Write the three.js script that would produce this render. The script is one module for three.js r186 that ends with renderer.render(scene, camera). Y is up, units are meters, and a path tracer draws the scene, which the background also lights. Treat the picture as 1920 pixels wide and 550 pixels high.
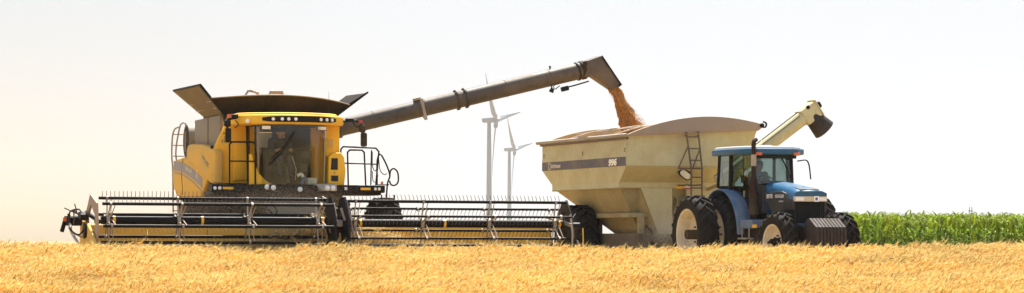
import * as THREE from 'three';
import { mergeGeometries, toCreasedNormals } from 'three/addons/utils/BufferGeometryUtils.js';
import { RoundedBoxGeometry } from 'three/addons/geometries/RoundedBoxGeometry.js';
import { MarchingCubes } from 'three/addons/objects/MarchingCubes.js';

// ───────── camera, sky, sun, exposure ─────────
const scene = new THREE.Scene();
const EYE = 0.85, FPX = 5200, HOR = 450;             // the eye stands a little lower down the slope; long lens
const camera = new THREE.PerspectiveCamera(2 * Math.atan(HOR / FPX) * 180 / Math.PI, 1920 / (2 * HOR), 1, 9000);
camera.setViewOffset(1920, 2 * HOR, 0, 0, 1920, 550);
camera.position.set(0, EYE, 0);
camera.lookAt(0, EYE, -100);
camera.updateProjectionMatrix();

const renderer = new THREE.WebGLRenderer({ antialias: true });
renderer.toneMapping = THREE.LinearToneMapping;
renderer.toneMappingExposure = 2.8;
renderer.shadowMap.enabled = true;

const SUN = new THREE.Vector3(0.12, 0.84, -0.52).normalize();
const sun = new THREE.DirectionalLight(new THREE.Color(1, 0.95, 0.86), 5);
sun.position.copy(SUN).multiplyScalar(120).add(new THREE.Vector3(0, 0, -68));
sun.target.position.set(0, 0, -68);
sun.castShadow = true;
Object.assign(sun.shadow.camera, { left: -30, right: 30, top: 30, bottom: -30, near: 1, far: 260 });
sun.shadow.mapSize.set(4096, 4096);
scene.add(sun, sun.target);

{ // pale hazy summer sky, dusty and warm low on the left where the wind carries the chaff
  const W = 512, H = 256, d = new Float32Array(W * H * 4);
  const mixv = (a, b, t) => a.map((v, i) => v + (b[i] - v) * t);
  for (let j = 0; j < H; j++) for (let i = 0; i < W; i++) {
    const el = ((j + 0.5) / H - 0.5) * 180, az = (i + 0.5) / W * 360 - 90;   // az 0 = straight ahead, negative = left
    let a = az > 180 ? az - 360 : az;
    const e = Math.max(el, 0), t = 1 - Math.exp(-Math.pow(e / 30, 1.3));
    let c = mixv([0.346, 0.345, 0.343], [0.15, 0.22, 0.345], t);
    const left = 1 / (1 + Math.exp((a + 5.0) / 2.4));            // away from the glare the air is a little greyer
    c = c.map((v, q) => v * (1 - left * [0.11, 0.08, 0.06][q] * Math.min(1, e / 5)));
    const dust = left * (1 - Math.min(1, Math.max(0, (-a - 60) / 60))) * Math.exp(-Math.pow(e / 2.6, 1.2));
    c = mixv(c, [0.362, 0.258, 0.125], dust * 0.95);
    if (el < 0) c = mixv(c, [0.23, 0.175, 0.10], Math.min(1, -el / 3));
    const k = (j * W + i) * 4; d[k] = c[0]; d[k + 1] = c[1]; d[k + 2] = c[2]; d[k + 3] = 1;
  }
  const tex = new THREE.DataTexture(d, W, H, THREE.RGBAFormat, THREE.FloatType);
  tex.mapping = THREE.EquirectangularReflectionMapping; tex.magFilter = tex.minFilter = THREE.LinearFilter; tex.needsUpdate = true;
  scene.background = tex; scene.environment = tex;
}
scene.fog = new THREE.FogExp2(new THREE.Color(0.95, 0.94, 0.92), 0.00008);

// ───────── helpers ─────────
let seed = 12345;
const R = () => { seed = (seed + 0x6D2B79F5) | 0; let t = Math.imul(seed ^ (seed >>> 15), 1 | seed); t = (t + Math.imul(t ^ (t >>> 7), 61 | t)) ^ t; return ((t ^ (t >>> 14)) >>> 0) / 4294967296; };
const RR = (a, b) => a + (b - a) * R();
const V = (x, y, z) => new THREE.Vector3(x, y, z);
const PI = Math.PI, RAD = PI / 180;
const lerp = (a, b, t) => a + (b - a) * t, clamp = (x, a, b) => Math.min(b, Math.max(a, x));
const smooth = (a, b, x) => { const t = clamp((x - a) / (b - a), 0, 1); return t * t * (3 - 2 * t); };

function clean(g) {                                   // non-indexed, position + normal + uv in metres by dominant axis
  let o = g.index ? g.toNonIndexed() : g;
  for (const k of Object.keys(o.attributes)) if (!['position', 'normal'].includes(k)) o.deleteAttribute(k);
  if (!o.attributes.normal) o.computeVertexNormals();
  const p = o.attributes.position, uv = new Float32Array(p.count * 2), a = V(), b = V(), c = V(), n = V();
  for (let i = 0; i < p.count; i += 3) {
    a.fromBufferAttribute(p, i); b.fromBufferAttribute(p, i + 1); c.fromBufferAttribute(p, i + 2);
    n.crossVectors(b.clone().sub(a), c.clone().sub(a));
    const ax = Math.abs(n.x), ay = Math.abs(n.y), az = Math.abs(n.z);
    [a, b, c].forEach((v, k) => {
      const [s, t] = ax >= ay && ax >= az ? [v.z, v.y] : ay >= az ? [v.x, v.z] : [v.x, v.y];
      uv[(i + k) * 2] = s * 0.5; uv[(i + k) * 2 + 1] = t * 0.5;
    });
  }
  o.setAttribute('uv', new THREE.BufferAttribute(uv, 2));
  o.morphAttributes = {};
  return o;
}
const join = (gs) => { const l = (Array.isArray(gs) ? gs.flat(9) : [gs]).map(clean); return l.length > 1 ? mergeGeometries(l) : l[0]; };
const taken = {};
const numbered = (n) => { const k = taken[n] = (taken[n] ?? -1) + 1; return k ? `${n}_${String(k).padStart(3, '0')}` : n; };
function mesh(name, gs, mat, parent, label) {
  const m = new THREE.Mesh(gs.isBufferGeometry && gs.userData.ready ? gs : join(gs), mat);
  m.castShadow = m.receiveShadow = true;
  m.name = parent === scene ? numbered(name) : name;
  if (label) m.userData.label = label;
  parent.add(m); return m;
}
const ready = (gs) => { const g = join(gs); g.userData.ready = true; return g; };
function group(name, parent, x = 0, y = 0, z = 0) { const g = new THREE.Group(); g.name = parent === scene ? numbered(name) : name; g.position.set(x, y, z); parent.add(g); return g; }
function thing(name, label, category, [x, y, z], turn = 0, grp) {
  const o = group(name, scene, x, y, z); o.rotation.order = 'YXZ'; o.rotation.y = turn; o.userData = { label, category };
  if (grp) o.userData.group = grp; return o;
}
const box = (w, h, d, x, y, z, rx = 0, ry = 0, rz = 0, bev = 0) => {
  const g = bev ? new RoundedBoxGeometry(w, h, d, 1, Math.min(bev, w * .45, h * .45, d * .45)) : new THREE.BoxGeometry(w, h, d);
  if (rx || ry || rz) g.applyMatrix4(new THREE.Matrix4().makeRotationFromEuler(new THREE.Euler(rx, ry, rz)));
  return g.translate(x, y, z);
};
const span = (x0, x1, y0, y1, z0, z1, bev = 0) => box(x1 - x0, y1 - y0, z1 - z0, (x0 + x1) / 2, (y0 + y1) / 2, (z0 + z1) / 2, 0, 0, 0, bev);
function cyl(a, b, r0, r1 = r0, seg = 10, open = false) {
  a = V(...a); b = V(...b); const d = b.clone().sub(a), g = new THREE.CylinderGeometry(r1, r0, d.length(), seg, 1, open);
  g.applyQuaternion(new THREE.Quaternion().setFromUnitVectors(V(0, 1, 0), d.clone().normalize()));
  return g.translate((a.x + b.x) / 2, (a.y + b.y) / 2, (a.z + b.z) / 2);
}
const rod = (pts, r, seg = 7) => pts.slice(1).map((p, i) => cyl(pts[i], p, r, r, seg)).concat(pts.slice(1, -1).map((p) => new THREE.SphereGeometry(r * 1.02, seg, 5).translate(...p)));
const tube = (pts, r, n = 24, seg = 8, closed = false) => new THREE.TubeGeometry(new THREE.CatmullRomCurve3(pts.map((p) => V(...p)), closed), n, r, seg, closed);
const lathe = (pts, seg = 32) => new THREE.LatheGeometry(pts.map((p) => new THREE.Vector2(Math.max(p[0], 1e-4), p[1])), seg);
function prism(axis, pts, a0, a1, bev = 0, holes = []) {    // outline: axis x -> (z,y), axis z -> (x,y), axis y -> (x,z)
  const s = new THREE.Shape(pts.map((p) => new THREE.Vector2(p[0], p[1])));
  for (const h of holes) s.holes.push(new THREE.Path(h.map((p) => new THREE.Vector2(p[0], p[1]))));
  let g = new THREE.ExtrudeGeometry(s, { depth: Math.max(1e-3, a1 - a0 - 2 * bev), bevelEnabled: bev > 0, bevelSize: bev, bevelOffset: -bev, bevelThickness: bev, bevelSegments: 2, curveSegments: 8 });
  g = g.index ? g.toNonIndexed() : g;
  const p = g.attributes.position;
  for (let i = 0; i < p.count; i++) {
    const x = p.getX(i), y = p.getY(i), z = p.getZ(i) + a0 + bev;
    if (axis === 'x') p.setXYZ(i, z, y, x); else if (axis === 'y') p.setXYZ(i, x, z, y); else p.setXYZ(i, x, y, z);
  }
  if (axis !== 'z') for (let i = 0; i < p.count; i += 3) { const b = [p.getX(i + 1), p.getY(i + 1), p.getZ(i + 1)]; p.setXYZ(i + 1, p.getX(i + 2), p.getY(i + 2), p.getZ(i + 2)); p.setXYZ(i + 2, ...b); }
  g.deleteAttribute('uv'); g.deleteAttribute('normal');
  return toCreasedNormals(g, 0.55);
}
function slab(c, t = 0.012) {                         // flat plate through a ring of corners, t thick
  const v = c.map((p) => V(...p)), n = v[1].clone().sub(v[0]).cross(v[2].clone().sub(v[0])).normalize().multiplyScalar(t / 2);
  const A = v.map((p) => p.clone().add(n)), B = v.map((p) => p.clone().sub(n)), o = [], N = v.length;
  const tri = (a, b, d) => o.push(a.x, a.y, a.z, b.x, b.y, b.z, d.x, d.y, d.z);
  for (let i = 1; i < N - 1; i++) { tri(A[0], A[i], A[i + 1]); tri(B[0], B[i + 1], B[i]); }
  for (let i = 0; i < N; i++) { const j = (i + 1) % N; tri(A[i], B[i], B[j]); tri(A[i], B[j], A[j]); }
  const g = new THREE.BufferGeometry(); g.setAttribute('position', new THREE.Float32BufferAttribute(o, 3)); g.computeVertexNormals(); return g;
}
function hull8(lo, hi) {                              // closed solid between two rings of 4 points
  const o = [], L = lo.map((p) => V(...p)), H = hi.map((p) => V(...p));
  const q = (a, b, c, d) => { for (const v of [a, b, c, a, c, d]) o.push(v.x, v.y, v.z); };
  for (let i = 0; i < 4; i++) { const j = (i + 1) % 4; q(L[i], L[j], H[j], H[i]); }
  q(L[3], L[2], L[1], L[0]); q(H[0], H[1], H[2], H[3]);
  const g = new THREE.BufferGeometry(); g.setAttribute('position', new THREE.Float32BufferAttribute(o, 3)); g.computeVertexNormals(); return g;
}
function grid(nu, nv, fn) {                           // smooth sheet fn(u,v) -> [x,y,z]
  const pos = [], idx = [];
  for (let j = 0; j <= nv; j++) for (let i = 0; i <= nu; i++) pos.push(...fn(i / nu, j / nv));
  for (let j = 0; j < nv; j++) for (let i = 0; i < nu; i++) { const a = j * (nu + 1) + i, b = a + 1, c = a + nu + 1; idx.push(a, b, c + 1, a, c + 1, c); }
  const g = new THREE.BufferGeometry(); g.setAttribute('position', new THREE.Float32BufferAttribute(pos, 3)); g.setIndex(idx); g.computeVertexNormals(); return g;
}

// value noise, tileable
const perm = new Uint8Array(512); { for (let i = 0; i < 256; i++) perm[i] = i; for (let i = 255; i > 0; i--) { const j = Math.floor(R() * (i + 1)); [perm[i], perm[j]] = [perm[j], perm[i]]; } for (let i = 0; i < 256; i++) perm[i + 256] = perm[i]; }
function vnoise(x, y, period) {
  const xi = Math.floor(x), yi = Math.floor(y), fx = x - xi, fy = y - yi, h = (i, j) => perm[perm[((i % period) + period) % period] + ((j % period) + period) % period] / 255;
  const sx = fx * fx * (3 - 2 * fx), sy = fy * fy * (3 - 2 * fy);
  return lerp(lerp(h(xi, yi), h(xi + 1, yi), sx), lerp(h(xi, yi + 1), h(xi + 1, yi + 1), sx), sy);
}
const fbm = (x, y, period, oct = 5) => { let s = 0, a = 0.5, n = 0; for (let o = 0; o < oct; o++) { s += a * vnoise(x * (1 << o) + o * 17, y * (1 << o) + o * 31, period << o); n += a; a *= 0.55; } return s / n; };
const toS = (c) => Math.round(255 * (c <= 0.0031308 ? 12.92 * c : 1.055 * Math.pow(c, 1 / 2.4) - 0.055));
function worn(base, dust, amount, o = {}) {            // paint with blotches and grain of field dust
  const N = 256, d = new Uint8Array(N * N * 4), rg = new Uint8Array(N * N * 4), off = RR(0, 40);
  for (let j = 0; j < N; j++) for (let i = 0; i < N; i++) {
    const a = fbm(i / N * 4 + off, j / N * 4, 4, 6), b = fbm(i / N * 32, j / N * 32 + off, 32, 3), st = fbm(i / N * 16 + off, j / N * 2, 2, 4);
    let t = clamp((a - 0.5) * 2.2 + 0.5, 0, 1) * 0.6 + clamp((b - 0.5) * 2 + 0.5, 0, 1) * 0.22 + st * (o.streak ?? 0.2);
    t = clamp(t * amount * 1.5, 0, 1);
    const k = (j * N + i) * 4, g = 1 + (R() - 0.5) * (o.grain ?? 0.08);
    for (let q = 0; q < 3; q++) d[k + q] = toS(clamp(lerp(base[q], dust[q], t) * g, 0, 1));
    d[k + 3] = 255;
    const r = clamp((o.rough ?? 0.45) + t * 0.45, 0, 1) * 255; rg[k] = rg[k + 1] = rg[k + 2] = r; rg[k + 3] = 255;
  }
  const T = (arr, srgb) => { const t = new THREE.DataTexture(arr, N, N); t.wrapS = t.wrapT = THREE.RepeatWrapping; t.magFilter = t.minFilter = THREE.LinearFilter; if (srgb) t.colorSpace = THREE.SRGBColorSpace; t.needsUpdate = true; return t; };
  return new THREE.MeshPhysicalMaterial({ map: T(d, true), roughnessMap: T(rg), roughness: 1, metalness: o.metal ?? 0, specularIntensity: o.spec ?? 0.6, side: THREE.DoubleSide });
}
const plain = (c, rough = 0.6, metal = 0) => new THREE.MeshStandardMaterial({ color: new THREE.Color().setRGB(...c), roughness: rough, metalness: metal, side: THREE.DoubleSide });
const DUST = [0.50, 0.38, 0.22];
const M = {
  yellow: worn([0.95, 0.49, 0.003], [0.70, 0.44, 0.10], 0.36, { spec: 0.5, rough: 0.5, streak: 0.4 }),
  yellowDusty: worn([0.80, 0.42, 0.02], [0.56, 0.38, 0.15], 0.62, { spec: 0.3, rough: 0.6, streak: 0.4 }),
  headerYellow: worn([0.88, 0.47, 0.04], [0.62, 0.37, 0.10], 0.6, { spec: 0.25, rough: 0.55 }),
  taupe: worn([0.20, 0.17, 0.135], [0.36, 0.27, 0.16], 0.4, { rough: 0.55 }),
  tankDark: worn([0.012, 0.010, 0.009], [0.062, 0.044, 0.028], 0.42, { spec: 0.15, rough: 0.6, streak: 0.5 }),
  augerTube: worn([0.065, 0.054, 0.046], [0.19, 0.14, 0.095], 0.5, { spec: 0.5, rough: 0.4 }),
  cover: worn([0.13, 0.10, 0.07], [0.26, 0.185, 0.10], 0.6, { spec: 0.2, rough: 0.55 }),
  black: worn([0.006, 0.006, 0.006], [0.05, 0.036, 0.024], 0.22, { spec: 0.3, rough: 0.45 }),
  blackDusty: worn([0.014, 0.012, 0.011], [0.13, 0.092, 0.055], 0.5, { spec: 0.12, rough: 0.6 }),
  reelBlack: worn([0.006, 0.005, 0.005], [0.03, 0.022, 0.015], 0.25, { spec: 0.22, rough: 0.5 }),
  rubber: worn([0.014, 0.013, 0.012], [0.055, 0.042, 0.031], 0.5, { spec: 0.12, rough: 0.7 }),
  steel: worn([0.36, 0.33, 0.33], [0.26, 0.18, 0.11], 0.5, { rough: 0.45, metal: 0.6 }),
  tine: worn([0.10, 0.085, 0.08], [0.20, 0.14, 0.09], 0.5, { spec: 0.4, rough: 0.5, metal: 0.4 }),
  galv: worn([0.46, 0.41, 0.35], [0.34, 0.25, 0.16], 0.6, { rough: 0.5, metal: 0.25 }),
  rail: worn([0.30, 0.25, 0.19], [0.42, 0.33, 0.22], 0.6, { rough: 0.5 }),
  stripe: worn([0.20, 0.19, 0.22], [0.45, 0.36, 0.26], 0.45),
  bandYellow: plain([0.85, 0.45, 0.02], 0.4),
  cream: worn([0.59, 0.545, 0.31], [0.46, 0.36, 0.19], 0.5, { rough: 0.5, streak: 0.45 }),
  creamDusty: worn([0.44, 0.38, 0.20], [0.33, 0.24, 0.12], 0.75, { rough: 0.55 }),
  navy: worn([0.075, 0.075, 0.105], [0.27, 0.215, 0.165], 0.55, { spec: 0.3 }),
  tarp: worn([0.30, 0.22, 0.165], [0.38, 0.28, 0.19], 0.5, { rough: 0.6 }),
  tarpIn: worn([0.42, 0.33, 0.19], [0.50, 0.39, 0.22], 0.5, { rough: 0.7 }),
  ladder: worn([0.11, 0.075, 0.055], [0.24, 0.165, 0.11], 0.5, { spec: 0.3 }),
  chassis: worn([0.11, 0.088, 0.06], [0.20, 0.15, 0.095], 0.7, { rough: 0.7 }),
  blue: worn([0.004, 0.092, 0.20], [0.13, 0.13, 0.12], 0.2, { rough: 0.25 }),
  blueWorn: worn([0.012, 0.11, 0.24], [0.34, 0.31, 0.28], 0.38, { rough: 0.5, streak: 0.5 }),
  charcoal: worn([0.03, 0.032, 0.038], [0.12, 0.095, 0.07], 0.4, { spec: 0.3 }),
  rimCream: worn([0.72, 0.64, 0.50], [0.40, 0.29, 0.17], 0.55, { rough: 0.5 }),
  weight: worn([0.035, 0.027, 0.023], [0.085, 0.06, 0.046], 0.5, { spec: 0.25, rough: 0.55 }),
  rust: worn([0.022, 0.014, 0.012], [0.07, 0.043, 0.03], 0.6, { spec: 0.3, rough: 0.6, metal: 0.2 }),
  cabDark: plain([0.055, 0.047, 0.036], 0.8),
  grille: plain([0.008, 0.008, 0.008], 0.7),
  seat: plain([0.05, 0.045, 0.04], 0.9),
  white: plain([0.74, 0.72, 0.67], 0.5),
  lens: plain([0.85, 0.84, 0.80], 0.15),
  lensAmberGlass: plain([0.62, 0.53, 0.36], 0.2),
  orange: plain([0.72, 0.13, 0.02], 0.3),
  red: plain([0.45, 0.05, 0.03], 0.4),
  mirror: plain([0.75, 0.76, 0.78], 0.08, 1),
  rubberSpout: worn([0.022, 0.02, 0.02], [0.12, 0.09, 0.07], 0.45, { spec: 0.15, rough: 0.6 }),
  turbine: plain([0.30, 0.31, 0.33], 0.6),
  wood: plain([0.12, 0.09, 0.07], 0.9),
  glassCab: new THREE.MeshPhysicalMaterial({ color: new THREE.Color().setRGB(0.80, 0.80, 0.68), transmission: 1, thickness: 0, roughness: 0.03, ior: 1.5, side: THREE.DoubleSide }),
  glassTractor: new THREE.MeshPhysicalMaterial({ color: new THREE.Color().setRGB(0.62, 0.69, 0.67), transmission: 1, thickness: 0, roughness: 0.02, ior: 1.5, side: THREE.DoubleSide }),
};
function lettering(w, h, px, paint, tint) {             // flat print on a clear sheet
  const c = document.createElement('canvas'); c.width = Math.round(w * px); c.height = Math.round(h * px);
  const x = c.getContext('2d'); x.clearRect(0, 0, c.width, c.height); paint(x, c.width, c.height);
  const t = new THREE.CanvasTexture(c); t.colorSpace = THREE.SRGBColorSpace; t.magFilter = THREE.LinearFilter;
  return new THREE.MeshStandardMaterial({ map: t, transparent: true, roughness: 0.5, side: THREE.DoubleSide });
}
function printed(name, w, h, mat, parent, pos, rot) {
  const m = new THREE.Mesh(new THREE.PlaneGeometry(w, h), mat); m.name = name; m.position.set(...pos); m.rotation.order = 'YXZ'; m.rotation.set(...rot); m.receiveShadow = true; m.castShadow = false; parent.add(m); return m;
}

// ───────── wheels ─────────
const lugCache = {};
function lugGeo(Rt, w, side) {
  const key = `${Rt}|${w}|${side}`; if (lugCache[key]) return lugCache[key];
  const st = 5, ring = [], tw = 0.028, ht = 0.05;
  for (let i = 0; i <= st; i++) {
    const t = i / st, x = side * lerp(-0.03, w * 0.52, t), a = 0.30 * Math.pow(t, 0.9) * (0.95 / Rt), drop = t > 0.8 ? (t - 0.8) * 0.35 * 1.0 : 0.0 + t * t * 0.02;
    const r0 = Rt - 0.075 - drop, r1 = Rt - drop * (t > 0.8 ? 1.2 : 1), da = (tw + 0.006 * t) / Rt;
    ring.push([[r0, a - da * 1.5], [r1, a - da], [r1, a + da], [r0, a + da * 1.5]].map(([r, b]) => V(x, r * Math.cos(b), r * Math.sin(b))));
  }
  const o = [], q = (a, b, c, d) => { for (const v of [a, b, c, a, c, d]) o.push(v.x, v.y, v.z); };
  for (let i = 0; i < st; i++) for (let k = 0; k < 3; k++) q(ring[i][k], ring[i][k + 1], ring[i + 1][k + 1], ring[i + 1][k]);
  q(ring[st][0], ring[st][1], ring[st][2], ring[st][3]); q(ring[0][3], ring[0][2], ring[0][1], ring[0][0]);
  const g = new THREE.BufferGeometry(); g.setAttribute('position', new THREE.Float32BufferAttribute(o, 3)); g.computeVertexNormals();
  return lugCache[key] = ready(g);
}
const wheelCache = {};
function wheel(parent, x, z, Rt, w, rimR, side, lugs, dish, rimMat, turn = 0) {
  const g = group('wheel', parent, x, Rt, z); g.rotation.y = turn;
  const key = [Rt, w, rimR, side, dish].join('|');
  const axis = (p, seg) => lathe(p, seg).rotateZ(-PI / 2);           // lathe height -> +x
  const W = wheelCache[key] ??= {
    tyre: ready(axis([[rimR - .01, -w * .40], [rimR + .03, -w * .47], [lerp(rimR, Rt, .45), -w * .52], [Rt - .13, -w * .50], [Rt - .075, -w * .43], [Rt - .06, -w * .2], [Rt - .055, 0], [Rt - .06, w * .2], [Rt - .075, w * .43], [Rt - .13, w * .50], [lerp(rimR, Rt, .45), w * .52], [rimR + .03, w * .47], [rimR - .01, w * .40]], 48)),
    rim: ready(axis([[rimR + .02, side * w * .46], [rimR - .005, side * w * .44], [rimR - .03, side * w * .40], [rimR - .035, side * w * .25], [rimR - .07, side * w * .2], [rimR - .075, side * (dish + .05)], [rimR - .10, side * dish], [rimR * .55, side * (dish - .03)], [rimR * .36, side * (dish + .0)], [.02, side * dish]], 40)),
    rimBack: ready(axis([[rimR + .02, -side * w * .46], [rimR - .03, -side * w * .40], [rimR - .075, -side * w * .15], [rimR - .08, side * dish]], 32)),
    hub: ready([axis([[.001, side * (dish + .16)], [.09, side * (dish + .15)], [.11, side * (dish + .10)], [.13, side * (dish + .02)], [.13, side * (dish - .06)]], 16),
      ...Array.from({ length: 8 }, (_, i) => cyl([side * (dish + .0), Math.cos(i * PI / 4) * rimR * .42, Math.sin(i * PI / 4) * rimR * .42], [side * (dish + .045), Math.cos(i * PI / 4) * rimR * .42, Math.sin(i * PI / 4) * rimR * .42], .022, .022, 6))]),
  };
  mesh('tyre', W.tyre, M.rubber, g); mesh('rim', W.rim, rimMat, g); mesh('rim_back', W.rimBack, rimMat, g); mesh('hub', W.hub, M.rust, g);
  for (const s of [-1, 1]) for (let i = 0; i < lugs; i++) {
    const l = mesh('lug', lugGeo(Rt, w, s), M.rubber, g); l.rotation.x = (i + (s > 0 ? 0.5 : 0)) / lugs * 2 * PI;
  }
  return g;
}

// ───────── ground: level on the crest, falling away towards the camera ─────────
const groundY = (x, z) => {
  const d = -z;
  const fall = -0.067 * clamp(65.3 - d, 0, 14.1) - 0.02 * clamp(51.2 - d, 0, 10);
  const far = d > 200 ? -(d - 200) * 0.0004 : 0;
  return (fall + 0.03 * Math.sin(x * 0.5 + d * 0.3) * smooth(66, 60, d)) + far;
};
{
  const xs = [], zs = [];
  for (let i = -4000; i <= 4000;) { xs.push(i); const a = Math.abs(i + 1e-6); i += a > 400 ? 300 : a > 60 ? 40 : a > 24 ? 4 : 1; }
  for (let d = -60; d <= 3600;) { zs.push(-d); d += d > 600 ? 400 : d > 150 ? 50 : d > 80 ? 10 : d > 20 ? 1 : 5; }
  const pos = [], idx = [], nx = xs.length;
  for (const z of zs) for (const x of xs) pos.push(x, groundY(x, z), z);
  for (let j = 0; j < zs.length - 1; j++) for (let i = 0; i < nx - 1; i++) { const a = j * nx + i; idx.push(a, a + 1, a + nx + 1, a, a + nx + 1, a + nx); }
  const g = new THREE.BufferGeometry(); g.setAttribute('position', new THREE.Float32BufferAttribute(pos, 3)); g.setIndex(idx); g.computeVertexNormals();
  const m = mesh('ground', g, worn([0.20, 0.14, 0.065], [0.32, 0.235, 0.11], 0.9, { rough: 0.9, grain: 0.3, spec: 0.1 }), scene);
  m.userData = { kind: 'structure', label: 'straw coloured field soil under crops and machines', category: 'ground' };
}

// ───────── combine harvester ─────────
const CT = 18 * RAD, CPOS = [-5.70, 0, -70.7];
{
  const c = thing('combine_harvester', 'yellow combine harvester with open grain tank and raised unloading auger', 'combine harvester', CPOS, CT);
  // chassis and wheels
  mesh('chassis', [span(-1.3, 1.0, .95, 1.75, -5.6, .55, .05), span(-1.5, 1.2, 1.7, 2.05, -5.9, .9, .04), cyl([-2.5, .97, 0], [2.6, .97, 0], .2, .2, 12), span(-.9, .5, 1.2, 2.0, -6.6, -5.4, .05)], M.blackDusty, c);
  for (const [x, s, d] of [[-2.42, -1, .06], [-1.66, -1, .16], [1.2, 1, .16], [2.5, 1, .06]]) wheel(c, x, 0, .97, .62, .42, s, 22, d, M.yellowDusty);
  for (const [x, s] of [[-1.35, -1], [1.1, 1]]) wheel(c, x, -4.4, .68, .48, .33, s, 18, .1, M.yellowDusty);
  mesh('rear_axle', [cyl([-1.3, .68, -4.4], [1.05, .68, -4.4], .09, .09, 8), span(-.3, .1, .6, 1.0, -4.55, -4.25)], M.blackDusty, c);
  // feeder house
  mesh('feeder_house', [hull8([[-.85, 1.15, .5], [.45, 1.15, .5], [.45, .5, 2.0], [-.85, .5, 2.0]].map((p) => p), [[-.85, 1.95, .7], [.45, 1.95, .7], [.45, 1.25, 2.0], [-.85, 1.25, 2.0]])], M.taupe, c);
  mesh('feeder_drive', [cyl([-.95, 1.45, 1.0], [-.86, 1.45, 1.0], .22, .22, 16), cyl([-.95, .95, 1.75], [-.86, .95, 1.75], .16, .16, 16), span(-1.02, -.9, 1.0, 1.8, .55, .75)], M.blackDusty, c);
  for (const x of [-1.05, .62]) mesh('lift_cylinder', [cyl([x, .75, .35], [x, .78, 1.2], .07, .07, 10), cyl([x, .78, 1.2], [x, .8, 1.85], .035, .035, 8)], M.steel, c);
  mesh('hydraulic_hose', [tube([[-.6, 2.0, 1.0], [-.9, 1.7, 1.3], [-.8, 1.5, 1.6], [-1.0, 1.35, 1.9]], .02, 16, 6)], M.black, c);
  mesh('hydraulic_hose', [tube([[-.5, 2.0, 1.0], [-.75, 1.8, 1.35], [-.7, 1.55, 1.7], [-.9, 1.4, 2.0]], .02, 16, 6)], M.black, c);
  mesh('hydraulic_hose', [tube([[.3, 2.0, 1.0], [.5, 1.75, 1.4], [.62, 1.5, 1.6], [.55, 1.3, 1.95]], .022, 16, 6)], M.black, c);
  // right-hand side panels (seen left in the photograph)
  const low = mesh('side_panel', prism('x', [[-5.2, 2.02], [-2.3, 1.97], [-1.95, 2.12], [-1.35, 2.45], [-.75, 2.8], [-1.6, 2.9], [-2.9, 3.02], [-4.4, 3.08], [-5.4, 3.04], [-5.95, 2.9], [-6.08, 2.6], [-5.95, 2.3], [-5.6, 2.08]], -1.82, -1.66, .05), M.yellowDusty, c);
  mesh('panel_seam', rod([[-1.825, 3.03, -4.55], [-1.825, 2.6, -4.75], [-1.825, 2.05, -4.6]], .009, 5), M.blackDusty, low);
  const sw = (z) => [lerp(2.98, 2.98, 0) - Math.pow(clamp((z + 5.9) / 4.0, 0, 1), 1.6) * .60, 0];
  const bandPts = [], bot = []; for (let i = 0; i <= 14; i++) { const z = lerp(-5.85, -2.05, i / 14); bandPts.push([z, 3.0 - Math.pow(i / 14, 1.7) * .55]); bot.push([z + .05, 2.74 - Math.pow(i / 14, 1.7) * .55]); }
  mesh('stripe', prism('x', [...bandPts, ...bot.reverse()], -1.831, -1.80), M.stripe, low);
  mesh('pin_line', prism('x', [...Array.from({ length: 15 }, (_, i) => [lerp(-5.7, -2.1, i / 14), 2.68 - Math.pow(i / 14, 1.7) * .55]), ...Array.from({ length: 15 }, (_, i) => [lerp(-2.1, -5.7, i / 14), 2.65 - Math.pow(1 - i / 14, 1.7) * .55])], -1.829, -1.80), M.stripe, low);
  const swoosh = lettering(2.3, .26, 220, (x, w, h) => { x.fillStyle = '#e0cfae'; x.font = `bold ${h * .62}px sans-serif`; x.textBaseline = 'middle'; x.fillText('NEW HOLLAND', 6, h * .5, w * .80); for (let i = 0; i < 5; i++) { x.beginPath(); x.ellipse(w * .9, h * (.2 + i * .15), w * .05, h * .06, -.5, 0, 7); x.fill(); } });
  printed('lettering', 1.75, .24, swoosh, low, [-1.836, 2.66, -3.35], [0, -PI / 2, -.13]);
  const up = mesh('upper_panel', prism('x', [[-3.66, 2.98], [-3.62, 3.24], [-3.45, 3.36], [-3.1, 3.38], [-1.6, 3.32], [-.2, 3.18], [.02, 3.06], [.0, 2.3], [-.5, 2.28], [-1.2, 2.42], [-2.0, 2.66], [-2.9, 2.86]], -1.92, -1.70, .06), M.yellowDusty, c);
  const crl = lettering(.9, .16, 220, (x, w, h) => { x.fillStyle = '#4a3a20'; x.font = `italic bold ${h * .7}px sans-serif`; x.textBaseline = 'middle'; for (let i = 0; i < 9; i++) if (i !== 4) x.fillRect(w * (.03 + i * .1), h * .2, w * .07, h * (.3 + .2 * (i % 2))); x.fillRect(w * .3, h * .8, w * .65, h * .12); });
  printed('lettering', .95, .15, crl, up, [-1.924, 2.86, -1.1], [0, -PI / 2, -.30]);
  mesh('panel_latch', span(-1.96, -1.9, 3.16, 3.24, -.34, -.26, .01), M.black, up);
  // left-hand side (away from the camera)
  mesh('side_panel', prism('x', [[-5.2, 2.0], [-.6, 2.0], [-.3, 2.3], [-.3, 3.1], [-3.2, 3.36], [-4.4, 3.1], [-5.95, 2.9], [-6.05, 2.5]], 1.30, 1.46, .05), M.yellowDusty, c);
  mesh('body_core', [span(-1.7, 1.35, 2.0, 3.0, -5.9, -.35)], M.blackDusty, c);
  mesh('engine_hood', span(-1.45, 1.1, 2.98, 3.72, -6.0, -3.75, .08), M.taupe, c);
  // rotary screen housing
  const scr = mesh('rotary_screen', cyl([-1.45, 3.47, -4.02], [-1.84, 3.47, -4.02], .49, .46, 28), M.taupe, c);
  mesh('screen_mesh', cyl([-1.80, 3.47, -4.02], [-1.85, 3.47, -4.02], .43, .40, 28), M.blackDusty, scr);
  mesh('screen_arm', span(-1.88, -1.845, 3.2, 3.74, -4.05, -3.99), M.galv, scr);
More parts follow.
